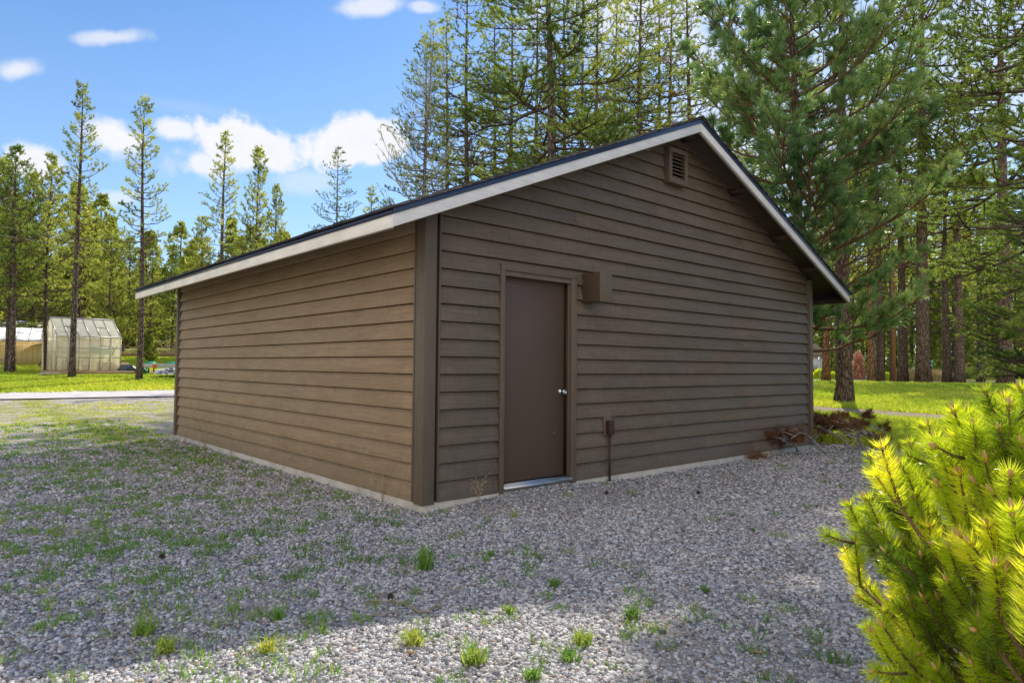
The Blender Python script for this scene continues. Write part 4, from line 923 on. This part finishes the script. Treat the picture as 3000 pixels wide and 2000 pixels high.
for i, a in enumerate([(2330, 1326, .6, 3.35, 'dead branch nearest the gable wall with a rust-brown brush of needles', 1.6), (2390, 1300, .8, .2, 'dead branch leaning on the far garage corner, thick with rust needles', 1.8),
        (2420, 1335, .7, 2.8, 'pale forked branch in front of the heap', .1), (2480, 1315, .9, .9, 'grey forked branch in the middle of the heap', .8), (2500, 1290, .8, 2.6, 'rust-needled branch behind the pale forks', 1.6),
        (2570, 1300, .9, 2.2, 'branch with upturned dead twigs standing out of the heap', .9), (2620, 1318, .6, 2.5, 'thick weathered fork at the right of the heap', .3), (2600, 1285, 1., 2.9, 'low rust-brown branch along the back of the heap', 1.6), (2540, 1340, .6, 3.2, 'short bare stick lying at the front of the heap', .0)]):
    branch_thing(a[0], a[1], a[2], a[3], a[4], i+1, .10+.03*(i % 3), a[5], .017 if 'thick' not in a[4] else .028)
b = hit(2215, 1344); f = MB(); r = np.random.default_rng(4); needles(f, r.normal(size=(60, 3))*[.14, .05, .015]+[0, 0, .03], r.normal(size=(60, 3)), 22, .07, .004, .5, .05, r, .5, .5)
o = f.build('dead_needle_clump', M['rust'], loc=tuple(b)); o.rotation_euler = (0, 0, .1); tag(o, 'rust-brown clump of fallen pine needles at the foot of the gable wall', 'dead needles')

# ------------------------------------------------------------------ beyond the road, left
def frame_at(u, r, face_u=None):
    p = atr(u, r); return p
def greenhouse():
    r0 = 33.0; A = atr(164, r0); B = atr(352, r0+.6); z0 = float(min(A[2], B[2])); ex = (B-A); ex[2] = 0; Lx = np.linalg.norm(ex); ex /= Lx; yaw = math.atan2(ex[1], ex[0])
    g = empty('greenhouse', (A[0], A[1], zat(260, 1090, r0)), yaw); tag(g, 'translucent polycarbonate greenhouse with pale frame behind two thin trunks', 'greenhouse')
    He, Hr, Dp = 1.47, 2.28, 2.35
    fr = simple('greenhouse_frame', (.62, .60, .52), .4, .4, .3, .1, 5); t = NT('twinwall_panel'); c = t.coord()
    tr = t.N('ShaderNodeBsdfTransparent', {'Color': (1., .96, .86, 1)}).outputs[0]; tl = t.N('ShaderNodeBsdfTranslucent', {'Color': (1., .93, .74, 1)}).outputs[0]; d = t.bsdf((.97, .91, .76), .35, .4)
    m1 = t.N('ShaderNodeMixShader', {0: .3, 1: tl, 2: d}).outputs[0]; wall = t.done(t.N('ShaderNodeMixShader', {0: .66, 1: tr, 2: m1}).outputs[0])
    t = NT('roof_panel'); tl = t.N('ShaderNodeBsdfTranslucent', {'Color': (1., .99, .95, 1)}).outputs[0]; roof = t.done(t.N('ShaderNodeMixShader', {0: .3, 1: tl, 2: t.bsdf((.95, .94, .90), .3, .5)}).outputs[0])
    n = 6; w = Lx/n; b = .035
    mb = MB()
    for y in (0, Dp):
        for i in range(n+1): mb.box(i*w-b/2, i*w+b/2, y-b/2, y+b/2, .06, He-.02)
        for z in (.62, 1.02): mb.box(.02, Lx-.02, y-b*.3, y+b*.3, z-b/2, z+b/2)
        mb.box(-.03, Lx+.03, y-b, y+b, He-.02, He+.03)
        mb.bar((0, y, .08), (w, y, .6), .02, .02); mb.bar((4*w, y, .08), (5*w, y, .6), .02, .02); mb.bar((5*w, y, .65), (6*w, y, He-.1), .02, .02)
    for x in (0, Lx):
        for y in (.0, Dp*.3, Dp*.62, Dp): mb.box(x-b/2, x+b/2, y-b/2+.001, y+b/2+.001, .06, He+(Hr-He)*(1-abs(y-Dp/2)/(Dp/2))-.03)
    mb.build('frame', fr, g)
    rf = MB()
    for i in range(n+1):
        for y in (0, Dp): rf.bar((i*w, y, He+.03), (i*w, Dp/2, Hr), b, b)
    rf.box(-.04, Lx+.04, Dp/2-.04, Dp/2+.04, Hr-.01, Hr+.04)
    for i in (1, 4): q = .5; rf.bar((i*w, Dp/2*q, He+(Hr-He)*q+.035), ((i+1)*w, Dp/2*q, He+(Hr-He)*q+.035), b, b)
    rf.build('roof_frame', simple('roof_bar', (.45, .46, .46), .4, .4, .4), g)
    for nm, y in (('wall_panel', .004), ('wall_panel', Dp-.004)):
        mb = MB(); mb.add([(0, y, .08), (Lx, y, .08), (Lx, y, He), (0, y, He)], [(0, 1, 2, 3)]); mb.build(nm, wall, g)
    for x in (0.004, Lx-.004):
        mb = MB(); mb.add([(x, 0, .08), (x, Dp, .08), (x, Dp, He), (x, Dp/2, Hr-.02), (x, 0, He)], [(0, 1, 2, 3, 4)]); mb.build('end_panel', wall, g)
    for y in (0, Dp):
        mb = MB(); mb.add([(0, y, He+.02), (Lx, y, He+.02), (Lx, Dp/2, Hr-.005), (0, Dp/2, Hr-.005)], [(0, 1, 2, 3)]); mb.build('roof_panel', roof, g)
    mb = MB(); mb.box(-.25, Lx+1.5, -.25, Dp+.2, -.35, .055); mb.build('timber_base', M['lightwood'], g)
    def inside(name, label, cat, mbx, mat, parts=()):
        o = mbx.build(name, mat); o.location = g.location; o.rotation_euler = g.rotation_euler; tag(o, label, cat); return o
    mb = MB(); mb.box(.1, Lx-.8, .95, 1.4, .86, .90); mb.box(.1, Lx-.8, .94, .96, .78, .86); mb.box(.1, Lx-.8, .95, 1.4, .45, .48)
    for x in (.15, 1.3, 2.4): mb.box(x, x+.05, .95, 1.0, .06, .86)
    inside('shelf', 'long plank potting bench inside the greenhouse', 'bench', mb, M['lightwood'])
    mb = MB(); mb.box(1.7, 2.9, .7, .92, .06, .42); mb.box(1.72, 2.88, .72, .90, .42, .425); inside('planter_box', 'low wooden planter box on the greenhouse floor', 'planter', mb, M['lightwood'])
    mb = MB(); rr = np.random.default_rng(2); th = np.linspace(0, 2*PI, 15)[:-1]; pts = [(1.95+.45*math.cos(a)*(1+.2*rr.random()), .85, .98+.14*math.sin(a)*(1+.5*rr.random())) for a in th]
    v = pts+[(x, y+.4, z-.05) for x, y, z in pts]+[(1.95, .8, 1.0)]; k = 14; ff = [(28, i, (i+1) % k) for i in range(k)]; mb.add(v, ff); mb.f.append(np.array([(i, (i+1) % k, (i+1) % k+k, i+k) for i in range(k)]))
    inside('tarp', 'crumpled green tarp piled on the bench in the greenhouse', 'tarp', mb, M['tarp_g'])
    for x, s_, cl, lb in ((2.72, .12, (.12, .13, .12), 'dark plastic pot on the greenhouse bench'), (1.15, .13, (.35, .4, .4), 'grey bucket on the greenhouse floor'), (2.25, .14, (.5, .22, .12), 'terracotta pot on the greenhouse floor')):
        mb = MB(); z = .905 if 'bench' in lb else .06; y = 1.1 if 'bench' in lb else .45; mb.lathe([(s_*.75, 0), (s_, s_*1.6), (s_*1.08, s_*1.6), (s_*1.08, s_*1.85), (s_*.9, s_*1.85), (s_*.85, s_*1.5), (0, s_*1.45)], 16, (x, y, z)); inside('plant_pot', lb, 'pot', mb, simple('pot_paint', cl, .6))
    mb = MB(); rr = np.random.default_rng(5)
    for i in range(14): x = .2+.02*i+rr.random()*.05; mb.bar((x, .35+rr.random()*.1, .07), (x+.3, .5, .62-.02*i), .03, .03)
    inside('stake_bundle', 'bundle of grey stakes leaning in the greenhouse corner', 'stakes', mb, M['grey_wood'])
greenhouse()
def shed():
    r0 = 38.; A = atr(-260, r0+.5); B = atr(152, r0+.0); ex = B-A; ex[2] = 0; Lx = np.linalg.norm(ex); ex /= Lx; yaw = math.atan2(ex[1], ex[0]); zb = zat(60, 1082, r0)
    g = empty('tan_shed', (A[0], A[1], zb), yaw); tag(g, 'long tan board-sided shed with a bright metal roof left of the greenhouse', 'shed')
    k = r0/F; He = (1082-1013)*k; Hr = (1082-982)*k; 
    t = NT('tan_boards'); c = t.coord(); sx = t.N('ShaderNodeSeparateXYZ', {'Vector': c}).outputs[0]; fr_ = t.math('FRACT', t.math('DIVIDE', sx, .2)); e = t.val(fr_, [(0, .55), (.06, 1), (.94, 1), (1, .55)]); col = t.mix(1, t.mix(t.noise(c, 3), (.88, .60, .27), (.97, .74, .38)), e, 'MULTIPLY')
    m = t.done(t.bsdf(col, .8, .2))
    mb = MB(); mb.box(0, Lx, 0, 4, .0, He); mb.hexa([(0, .01, He), (Lx, .01, He), (0, 3.99, He), (Lx, 3.99, He), (0, 1.99, Hr-.08), (Lx, 1.99, Hr-.08), (0, 2.01, Hr-.08), (Lx, 2.01, Hr-.08)]); mb.build('wall', m, g)
    mb = MB(); mb.hexa([(-.3, -.35, He-.06), (Lx+.3, -.35, He-.06), (-.3, 2, Hr), (Lx+.3, 2, Hr), (-.3, -.35, He), (Lx+.3, -.35, He), (-.3, 2, Hr+.06), (Lx+.3, 2, Hr+.06)])
    mb.hexa([(-.3, 2.001, Hr), (Lx+.3, 2.001, Hr), (-.3, 4.35, He-.06), (Lx+.3, 4.35, He-.06), (-.3, 2.001, Hr+.06), (Lx+.3, 2.001, Hr+.06), (-.3, 4.35, He), (Lx+.3, 4.35, He)])
    for i in range(int(Lx/.45)+1): x = i*.45; mb.hexa([(x, -.35, He), (x+.03, -.35, He), (x, 2, Hr+.06), (x+.03, 2, Hr+.06), (x, -.35, He+.03), (x+.03, -.35, He+.03), (x, 2, Hr+.09), (x+.03, 2, Hr+.09)])
    mb.build('roof', simple('white_metal_roof', (.95, .94, .92), .35, .5, 0, .06, 3, .02), g)
    mb = MB(); mb.box(-.01, Lx+.01, -.02, -.001, -.2, .22); mb.build('base_board', simple('base_board_paint', (.45, .28, .12), .8), g)
shed()
# second pale roof behind the shed
p = atr(75, 50); g = empty('house', (p[0]-4, p[1], zat(60, 1010, 50)), .0); tag(g, 'far house showing only its white snow-pale roof above the tan shed', 'house')
mb = MB(); mb.box(-5, 7.2, 0, 5, -.5, .75); mb.build('wall', simple('grey_house_wall', (.3, .3, .31)), g)
t = NT('patchy_white_roof'); c = t.coord(); m = t.done(t.bsdf(t.mix(t.val(t.noise(c, 2.2, 6, .7), [(.48, 0), (.56, 1)]), (.10, .12, .17), (.80, .84, .92)), .6, .3))
mb = MB(); mb.hexa([(-5.4, -.4, .72), (7.6, -.4, .72), (-5.4, 2.5, 1.5), (7.6, 2.5, 1.5), (-5.4, -.4, .80), (7.6, -.4, .80), (-5.4, 2.5, 1.6), (7.6, 2.5, 1.6)]); mb.build('roof', m, g)

def plank(name, u0, v0, u1, v1, r, w, h, mat, label, cat, group=None, r1=None):
    a = atr(u0, r, zat(u0, v0, r)); rr = r1 or r; b = atr(u1, rr, zat(u1, v1, rr)); c = (a+b)/2; mb = MB(); mb.bar(a-c, b-c, w, h); o = mb.build(name, mat, loc=tuple(c), bevel=.004); tag(o, label, cat, group); return o
plank('retaining_beam', 352, 1035, 700, 1036, 43, .25, .13, M['lightwood'], 'long timber retaining beam on the grassy rise right of the greenhouse', 'beam')
plank('retaining_beam', 352, 1040.5, 700, 1041.5, 43.0, .2, .10, simple('red_timber', (.32, .16, .08)), 'reddish lower timber under the retaining beam', 'beam')
plank('leaning_pole', 112, 1076, 128, 1042, 37.0, .06, .06, M['twig'], 'dark pole leaning between the shed and the forked pine, left one', 'pole')
plank('leaning_pole', 118, 1076, 131, 1050, 36.6, .05, .05, M['twig'], 'second dark pole leaning beside the forked pine, right one', 'pole')
plank('pale_board', 50, 1079, 40, 1058, 35.5, .12, .02, M['grey_wood'], 'pale board propped against the twin pine', 'board')
plank('edging_plank', 115, 1094, 178, 1093, 31.6, .5, .06, M['grey_wood'], 'flat grey planks lying on the grass before the greenhouse', 'planks')
plank('edging_board', 183, 1092, 392, 1091, 31.5, .12, .08, M['lightwood'], 'pale edging board along the grass in front of the greenhouse', 'board')
# slatted rack
p = atr(5, 34.5); g = MB(); 
for i in range(7): x = i*.13; g.bar((x, 0, .35), (x+.12, 0, -.0), .02, .02)
g.bar((-.1, 0, .36), (.95, 0, .36), .04, .04); g.bar((-.1, 0, .02), (.95, 0, .02), .04, .04)
o = g.build('slatted_rack', M['grey_wood'], loc=(p[0]-.45, p[1], zat(10, 1079, 34.5))); tag(o, 'small grey slatted wooden rack left of the twin pine', 'rack')
def work_stand():
    r = 33.2; k = r/F; A = atr(408, r, 0); B = atr(535, r+.3, 0); zb = zat(440, 1092, r); ex = B-A; ex[2] = 0; Lx = np.linalg.norm(ex); yaw = math.atan2(ex[1], ex[0])
    g = empty('scaffold_plank', (A[0], A[1], zb), yaw); tag(g, 'silver plank trestle with orange end blocks by the thin trunk', 'trestle')
    al = simple('worn_aluminium', (.62, .60, .57), .5, .5, .2); orr = simple('orange_plastic', (.85, .20, .03), .5, .4)
    z1, z0 = (1092-1070)*k, (1092-1079)*k; mb = MB(); mb.box(0, Lx, 0, .32, z0, z1); mb.build('deck', al, g, bevel=.005)
    mb = MB(); mb.box(0.1, Lx, -.005, .33, z1+.001, z1+.03); mb.build('top_sheet', simple('white_sheet', (.75, .74, .72)), g)
    for x in (.0, .51, 1.5):
        mb = MB(); mb.box(x, x+.15, -.04, -.002, z0-.01, z1+.01); mb.lathe([(0, -.02), (.045, -.02), (.045, .0), (0, .0)], 12, (x+.075, -.04, (z0+z1)/2), 1); mb.build('end_block', orr, g, bevel=.008)
    for x in (.38, .58): mb = MB(); mb.bar((x, .1, 0), (x, .1, z0), .045, .045); mb.build('leg', M['dark'], g)
    mb = MB(); mb.tube([(.15, .05, z0), (.22, .02, z0*.5), (.38, .05, .02)], .015, 6); mb.build('strap', M['dark'], g)
    def lump(name, u0, u1, v0, v1, rr, mat, label, cat, seed):
        kk = rr/F; c = atr((u0+u1)/2, rr, zat((u0+u1)/2, v1, rr)); w = (u1-u0)*kk/2; h = (v1-v0)*kk; rn = np.random.default_rng(seed); nu, nv = 20, 8; v = []
        for j in range(nv):
            f_ = j/(nv-1)
            for i in range(nu):
                a = i*2*PI/nu; q = (1-f_**2.2)**.5; d = 1+.22*math.sin(a*3+seed+f_*4)+.12*rn.random(); v.append((w*q*math.cos(a)*d, .35*q*math.sin(a)*d, h*f_*(1+.12*rn.normal()*(.2 < f_ < .9))))
        ff = [(j*nu+i, j*nu+(i+1) % nu, (j+1)*nu+(i+1) % nu, (j+1)*nu+i) for j in range(nv-1) for i in range(nu)]; mb = MB(); mb.add(v, ff); o = mb.build(name, mat, loc=tuple(c)); tag(o, label, cat)
    dk = simple('dark_tarp', (.055, .075, .075), .35, .5, 0, .5, 6, .8); sv = NT('silver_tarp'); c_ = sv.coord(); svm = sv.done(sv.bsdf(sv.mix(sv.val(sv.noise(c_, 3, 5, .6, 1.5), [(.42, 0), (.55, 1)]), (.06, .08, .10), (.75, .78, .82)), .4, .5))
    lump('covered_pile', 352, 394, 1070, 1090, 33.8, dk, 'pile under a dark glossy cover between greenhouse and thin trunk', 'covered pile', 2)
    lump('silver_tarp_heap', 472, 560, 1078, 1096, 32.0, svm, 'heap under a silver and grey tarp at the garage edge', 'tarp heap', 3)
    lump('green_bag', 408, 431, 1077, 1092, 33.9, M['tarp_g'], 'bright green bag under the silver plank trestle', 'bag', 4)
    lump('green_cover', 425, 455, 1060, 1070, 34.2, M['tarp_g'], 'crumpled green cover on the left of the plank trestle', 'cover', 5)
    lump('green_cover', 485, 545, 1060, 1070, 34.6, M['tarp_g'], 'crumpled green cover on the right of the plank trestle, nearer the garage', 'cover', 6)
work_stand()
# dry brush behind the beam
b = atr(480, 45); w = MB(); r = np.random.default_rng(8)
for i in range(60): a = np.array([r.normal()*1.3, r.normal()*.3, 0]); d = unit(r.normal(size=3)+[0, 0, .7]); w.tube([a, a+d*.5+r.normal(size=3)*.08, a+d*(.8+.5*r.random())], [.022, .016, .006], 4)
o = w.build('brush_tangle', M['straw'], loc=(b[0], b[1], zat(480, 1036, 45))); tag(o, 'tangle of pale dead brush behind the timber beam near the garage', 'brush')
# overhead wires
def wire(u0, v0, u1, v1, r0, r1, label):
    a = atr(u0, r0, zat(u0, v0, r0)); b = atr(u1, r1, zat(u1, v1, r1)); s_ = np.linspace(0, 1, 24); p = a+(b-a)*s_[:, None]; p[:, 2] -= .5*np.sin(s_*PI); mb = MB(); mb.tube(p-a, .006, 4); tag(mb.build('overhead_wire', M['grey_wood'], loc=tuple(a)), label, 'wire', 'overhead wires')
wire(-300, 610, 620, 700, 27, 40, 'upper thin overhead wire crossing in front of the left pines'); wire(-300, 632, 620, 730, 27, 40, 'lower thin overhead wire crossing in front of the left pines')

# ------------------------------------------------------------------ right background
def pole():
    p = hit(2617, 1119); r = math.hypot(p[0]-CAM[0], p[1]-CAM[1])+6; p = atr(2619, r)
    g = empty('utility_pole', p); tag(g, 'orange-brown utility pole behind the straight tall trunk', 'utility pole'); mb = MB(); mb.tube([(0, 0, -.5), (0, 0, 11)], [.16, .11], 12); mb.build('shaft', simple('creosote_wood', (.42, .20, .09), .8), g, smooth_=True)
    mb = MB(); mb.bar((-1.1, 0, 10.2), (1.1, 0, 10.2), .1, .12); mb.build('cross_arm', simple('creosote_wood2', (.30, .16, .09), .8), g)
    q = hit(2616, 1118); rq = math.hypot(q[0]-CAM[0], q[1]-CAM[1]); e = empty('wooden_post', q); h = zat(2616, 1073, rq)-q[2]; mb = MB(); mb.tube([(0, 0, -.2), (0, 0, h)], [.085, .08], 12); mb.build('post', simple('red_post', (.40, .16, .06), .8), e, smooth_=True)
    mb = MB(); mb.lathe([(0, 0), (.09, 0), (.09, .02), (0, .03)], 12, (0, 0, h+.001)); mb.build('post_cap', M['bark_w'], e)
    mb = MB(); mb.bar((.12, 0, h*.75), (.12, 0, h*.9), .04, .04); mb.bar((-.12, 0, h*.75), (-.12, 0, h*.9), .04, .04); mb.build('bracket', M['alu'], e)
    tag(e, 'short reddish wooden post with a pale cap in front of the utility pole', 'post')
pole()
def octo(u, v, r):
    p = atr(u, r); zc = zat(u, v, r); g = empty('stop_sign', p, math.atan2(CAM[1]-p[1], CAM[0]-p[0])+PI/2); h = zc-p[2]; R = .44
    a = [(R*math.cos(PI/8+i*PI/4), 0, h+R*math.sin(PI/8+i*PI/4)) for i in range(8)]; mb = MB(); mb.add([(x, -.004, z) for x, y, z in a]+[(x, .004, z) for x, y, z in a], np.zeros((0, 3), int)); mb.f.append(np.array([list(range(8))])); mb.f.append(np.array([list(range(15, 7, -1))])); mb.f.append(np.array([((i+1) % 8, i, i+8, (i+1) % 8+8) for i in range(8)]))
    mb.build('sign_plate', simple('bare_sign_back', (.62, .60, .55), .5, .4, .2), g); mb = MB(); mb.bar((0, -.04, -.3), (0, -.04, h+.5), .07, .05, upv=(0, 1, 0)); mb.build('post', simple('white_post', (.75, .74, .7), .5), g)
    tag(g, 'stop sign seen from its grey back on a white post beyond the lawn', 'sign')
octo(2705, 1080, 72)
def street_sign(u, v, r, wpx, label, ys=(0, 1), post=True):
    p = atr(u, r); zc = zat(u, v, r); k = r/F; g = empty('street_sign', p, math.atan2(CAM[1]-p[1], CAM[0]-p[0])+PI/2); h = zc-p[2]; w = wpx*k/2
    gm = simple('sign_green', (.0, .38, .28), .4, .4, 0, .05)
    if post: mb = MB(); mb.tube([(0, .03, -.3), (0, .03, h+.25)], .045, 8); mb.build('post', simple('sign_post_wood', (.45, .28, .14)), g)
    for i in ys:
        hh = .15; z = h+.17-i*.36; s_ = -w*.1 if i else 0; mb = MB(); mb.box(-w+s_, w+s_, -.012, 0, z-hh, z+hh); o = mb.build('name_plate', gm, g, bevel=.002)
        mb = MB(); rr = np.random.default_rng(i+3); x = -w*.8
        while x < w*.75: q = .05+.05*rr.random(); mb.box(x+s_, x+q+s_, -.0155, -.0125, z-.05, z+.05+.04*rr.random()); x += q+.035
        mb.build('lettering', simple('white_letter', (.8, .85, .82)), o)
    tag(g, label, 'sign')
street_sign(2721, 1064, 76, 19, 'green double street-name sign right of the stop sign')
street_sign(2679, 1085, 74, 13, 'small green street-name sign left of the stop sign', (0,))
def bush(u, v, w, h, r, mat, label, n=260, L=.1, ww=.03, seed=0, cat='bush', K=8):
    p = atr(u, r); k = r/F; rr = np.random.default_rng(seed); a = rr.random(n)*6.28; e = np.arccos(rr.random(n)); q = .55+.45*rr.random(n); D = np.stack([np.cos(a)*np.sin(e), np.sin(a)*np.sin(e), np.cos(e)], -1)
    P = D*q[:, None]*[w*k/2, w*k/2, h*k]; mb = MB(); needles(mb, P, D, K, L, ww, .8, .1, rr, .35+.5*rr.random(n)*.8); e_ = empty('bush', (p[0], p[1], p[2])); mb.build('foliage', M[mat], e_)
    w_ = MB()
    for i in range(10): w_.tube([(0, 0, -.05), P[i]*.5, P[i]*.9], [.02, .012, .004], 4)
    w_.build('stems', M['twig'], e_); tag(e_, label, cat); return e_
bush(2400, 1105, 28, 24, 66, 'mugo', 'rounded lime bush beside the far road, left of the orange trunk', seed=1, L=.2, ww=.08); bush(2435, 1106, 22, 16, 66, 'mugo', 'rounded lime bush behind the orange trunk', seed=2, L=.2, ww=.08); bush(2599, 1112, 18, 17, 62, 'mugo', 'lime bush left of the utility pole', seed=3, L=.2, ww=.08)
b_ = atr(2515, 66); bush(2515, 1100, 26, 75, 66, 'pinkf' if 'pinkf' in M else 'rust', 'pinkish blossoming shrub right of the stout trunk', 400, .2, .09, 5, 'shrub')
bush(2700, 1112, 150, 22, 66, 'straw', 'band of tall dry grass around the stop sign', 900, .5, .03, 6, 'dry grass')
bush(2985, 1190, 170, 75, 17.5, 'rust', 'rust-coloured low juniper under the dark pine at the right', 1500, .09, .014, 7, 'shrub', 12)
def cabin():
    r = 84; p = atr(2330, r); k = r/F; g = empty('house', (p[0], p[1], float(G(p[0], p[1]))), math.atan2(CAM[1]-p[1], CAM[0]-p[0])+PI/2); zt = zat(2385, 1030, r)-g.location[2]; zc = zat(2385, 1042, r)-g.location[2]
    xr = (2405-2330)*k; mb = MB(); mb.box(-4, xr, 0, 6, -.3, zc); mb.build('wall', simple('pale_house_wall', (.66, .63, .56)), g)
    mb = MB(); mb.hexa([(-4.3, -.4, zc), (xr+.3, -.4, zc), (-4.3, 6.4, zc), (xr+.3, 6.4, zc), (-4.3, 3, zt+1.), (xr-.8, 3, zt+1.), (-4.3, 3.1, zt+1.), (xr-.8, 3.1, zt+1.)]); mb.build('roof', simple('tan_roof', (.35, .28, .2)), g)
    mb = MB(); mb.box(xr-2.2, xr-.35, -.05, -.01, .9, zc-.3); 
    gd = mb.build('garage_door', simple('white_garage_door', (.75, .75, .76)), g); mb = MB()
    for i in range(4): z = 1.+i*.35; mb.box(xr-2.2, xr-.35, -.062, -.051, z, z+.03)
    mb.build('door_groove', simple('grey_groove', (.45, .45, .46)), gd)
    mb = MB(); mb.box(xr-1.9, xr-.8, -.06, -.01, .2, .82); mb.build('window', M['dark'], g); tag(g, 'pale house with a white panelled front at the far road, beside the garage corner', 'house')
cabin()
p = atr(2401, 60); mb = MB(); mb.tube([(0, 0, -.2), (0, 0, zat(2401, 1042, 60)-p[2])], .04, 8); mb.bar((0, 0, zat(2401, 1044, 60)-p[2]), (-.6, -.1, zat(2401, 1062, 60)-p[2]), .04, .04); tag(mb.build('steel_post', M['alu'], loc=tuple(p)), 'thin grey steel post with a slanting arm before the far house', 'post')
mb = MB(); a = atr(2511, 58, zat(2511, 1080, 58)); b = atr(2516, 58, zat(2516, 1072, 58)); c = atr(2545, 57, zat(2545, 1038, 57)); e = empty('guy_wire', a); mb.tube([(0, 0, 0), c-a], .014, 5); mb.build('cable', M['alu'], e); mb = MB(); mb.tube([(0, 0, 0), b-a], .05, 8); mb.build('guard', simple('yellow_guard', (.8, .5, .02)), e); tag(e, 'slanting guy wire with a yellow guard right of the stout furrowed trunk', 'guy wire')

# ------------------------------------------------------------------ foreground shrub
def shrub():
    r = np.random.default_rng(42); base = CAM+fwd*1.92+RT*1.84; base[2] = float(G(base[0], base[1]))
    e = empty('mugo_pine_shrub', base); tag(e, 'bright yellow-green dwarf pine shrub filling the lower right foreground', 'shrub')
    wd, nd, bd = MB(), MB(), MB(); Rh, Hh = .77, 1.25; up = np.array([0, 0, 1.])
    def buildshoot(tip, d, ln, K, tn, bud=True):
        st = tip-d*ln; mid = (st+tip)/2-up*ln*.05; wd.tube([st, mid, tip], [.0055, .0045, .0032], 6, t=.5)
        needles(nd, st[None], (mid-st)[None], K//2, .046, .0020, .5, ln/2, r, tn-.1, .25, seg=2); needles(nd, mid[None], (tip-mid)[None], int(K*.8), .046, .0020, .6, ln/2*.98, r, tn+.08, .25, seg=2)
        needles(nd, tip[None], d[None], 60, .042, .0020, .9, .004, r, tn+.2, .2, seg=2)
        if bud:
            ax = unit(d+r.normal(size=3)*.08)
            for j in range(1+(r.random() < .4)):
                o_ = r.normal(size=3)*.004*(j > 0); L = .024+.014*r.random(); bd.tube([tip+o_, tip+o_+ax*L*.5, tip+o_+ax*L], [.0055, .0062, .0015], 7, t=r.random())
        return st
    N_ = 470
    i = np.arange(N_); ph = i*2.39996; zz = (i+.5)/N_
    for k in range(N_):
        a = ph[k]; z = zz[k]; el = z**.85
        lump = 1+.13*math.sin(a*3+z*7)+.10*math.sin(a*7-z*11)+r.normal()*.07
        q = math.sqrt(max(0, 1-el**4.5))*(.64+.36*min(1, el/.6)); D0 = np.array([math.cos(a)*q, math.sin(a)*q, el])
        tip = np.array([math.cos(a)*q*Rh, math.sin(a)*q*Rh, .10+el*(Hh-.12)])*[lump, lump, .9+.1*lump]
        if tip @ np.array([fwd[0], fwd[1], 0]) > .45 and r.random() < .6: continue
        d = unit(D0*.7+up*.9+r.normal(size=3)*.2); ln = .11+.09*r.random(); tn = .42+.22*math.sin(a*3+z*9)+r.normal()*.2
        st = buildshoot(tip, d, ln, 280, tn)
        hub = st*.45*np.array([1, 1, .8])+[0, 0, .06]; m = (st+hub)/2+[0, 0, -.05]; wd.tube([hub, m, st], [.011, .008, .0055], 5, t=.4)
        if r.random() < .8: needles(nd, m[None], (st-m)[None], 110, .045, .0025, .75, np.linalg.norm(st-m), r, tn-.3, .2, seg=2)
        for j in range(2):
            if r.random() < .55: s2 = st+unit(D0)*.02; d2 = unit(d+unit(r.normal(size=3))*.75); buildshoot(s2+d2*(.09+.05*r.random()), d2, .09, 120, tn-.12, r.random() < .6)
    for j in range(12): a = j*.52; wd.tube([(0, 0, -.05), (.15*math.cos(a), .15*math.sin(a), .15), (.36*math.cos(a), .36*math.sin(a), .34)], [.03, .022, .012], 8, t=.3)
    wd.build('stems', M['twig_o'], e, smooth_=True); nd.build('needles', M['mugo'], e)
    bd.build('buds', simple('resinous_bud', (.62, .36, .14), .4, .4, 0, .2, 40), e, smooth_=True)
shrub()
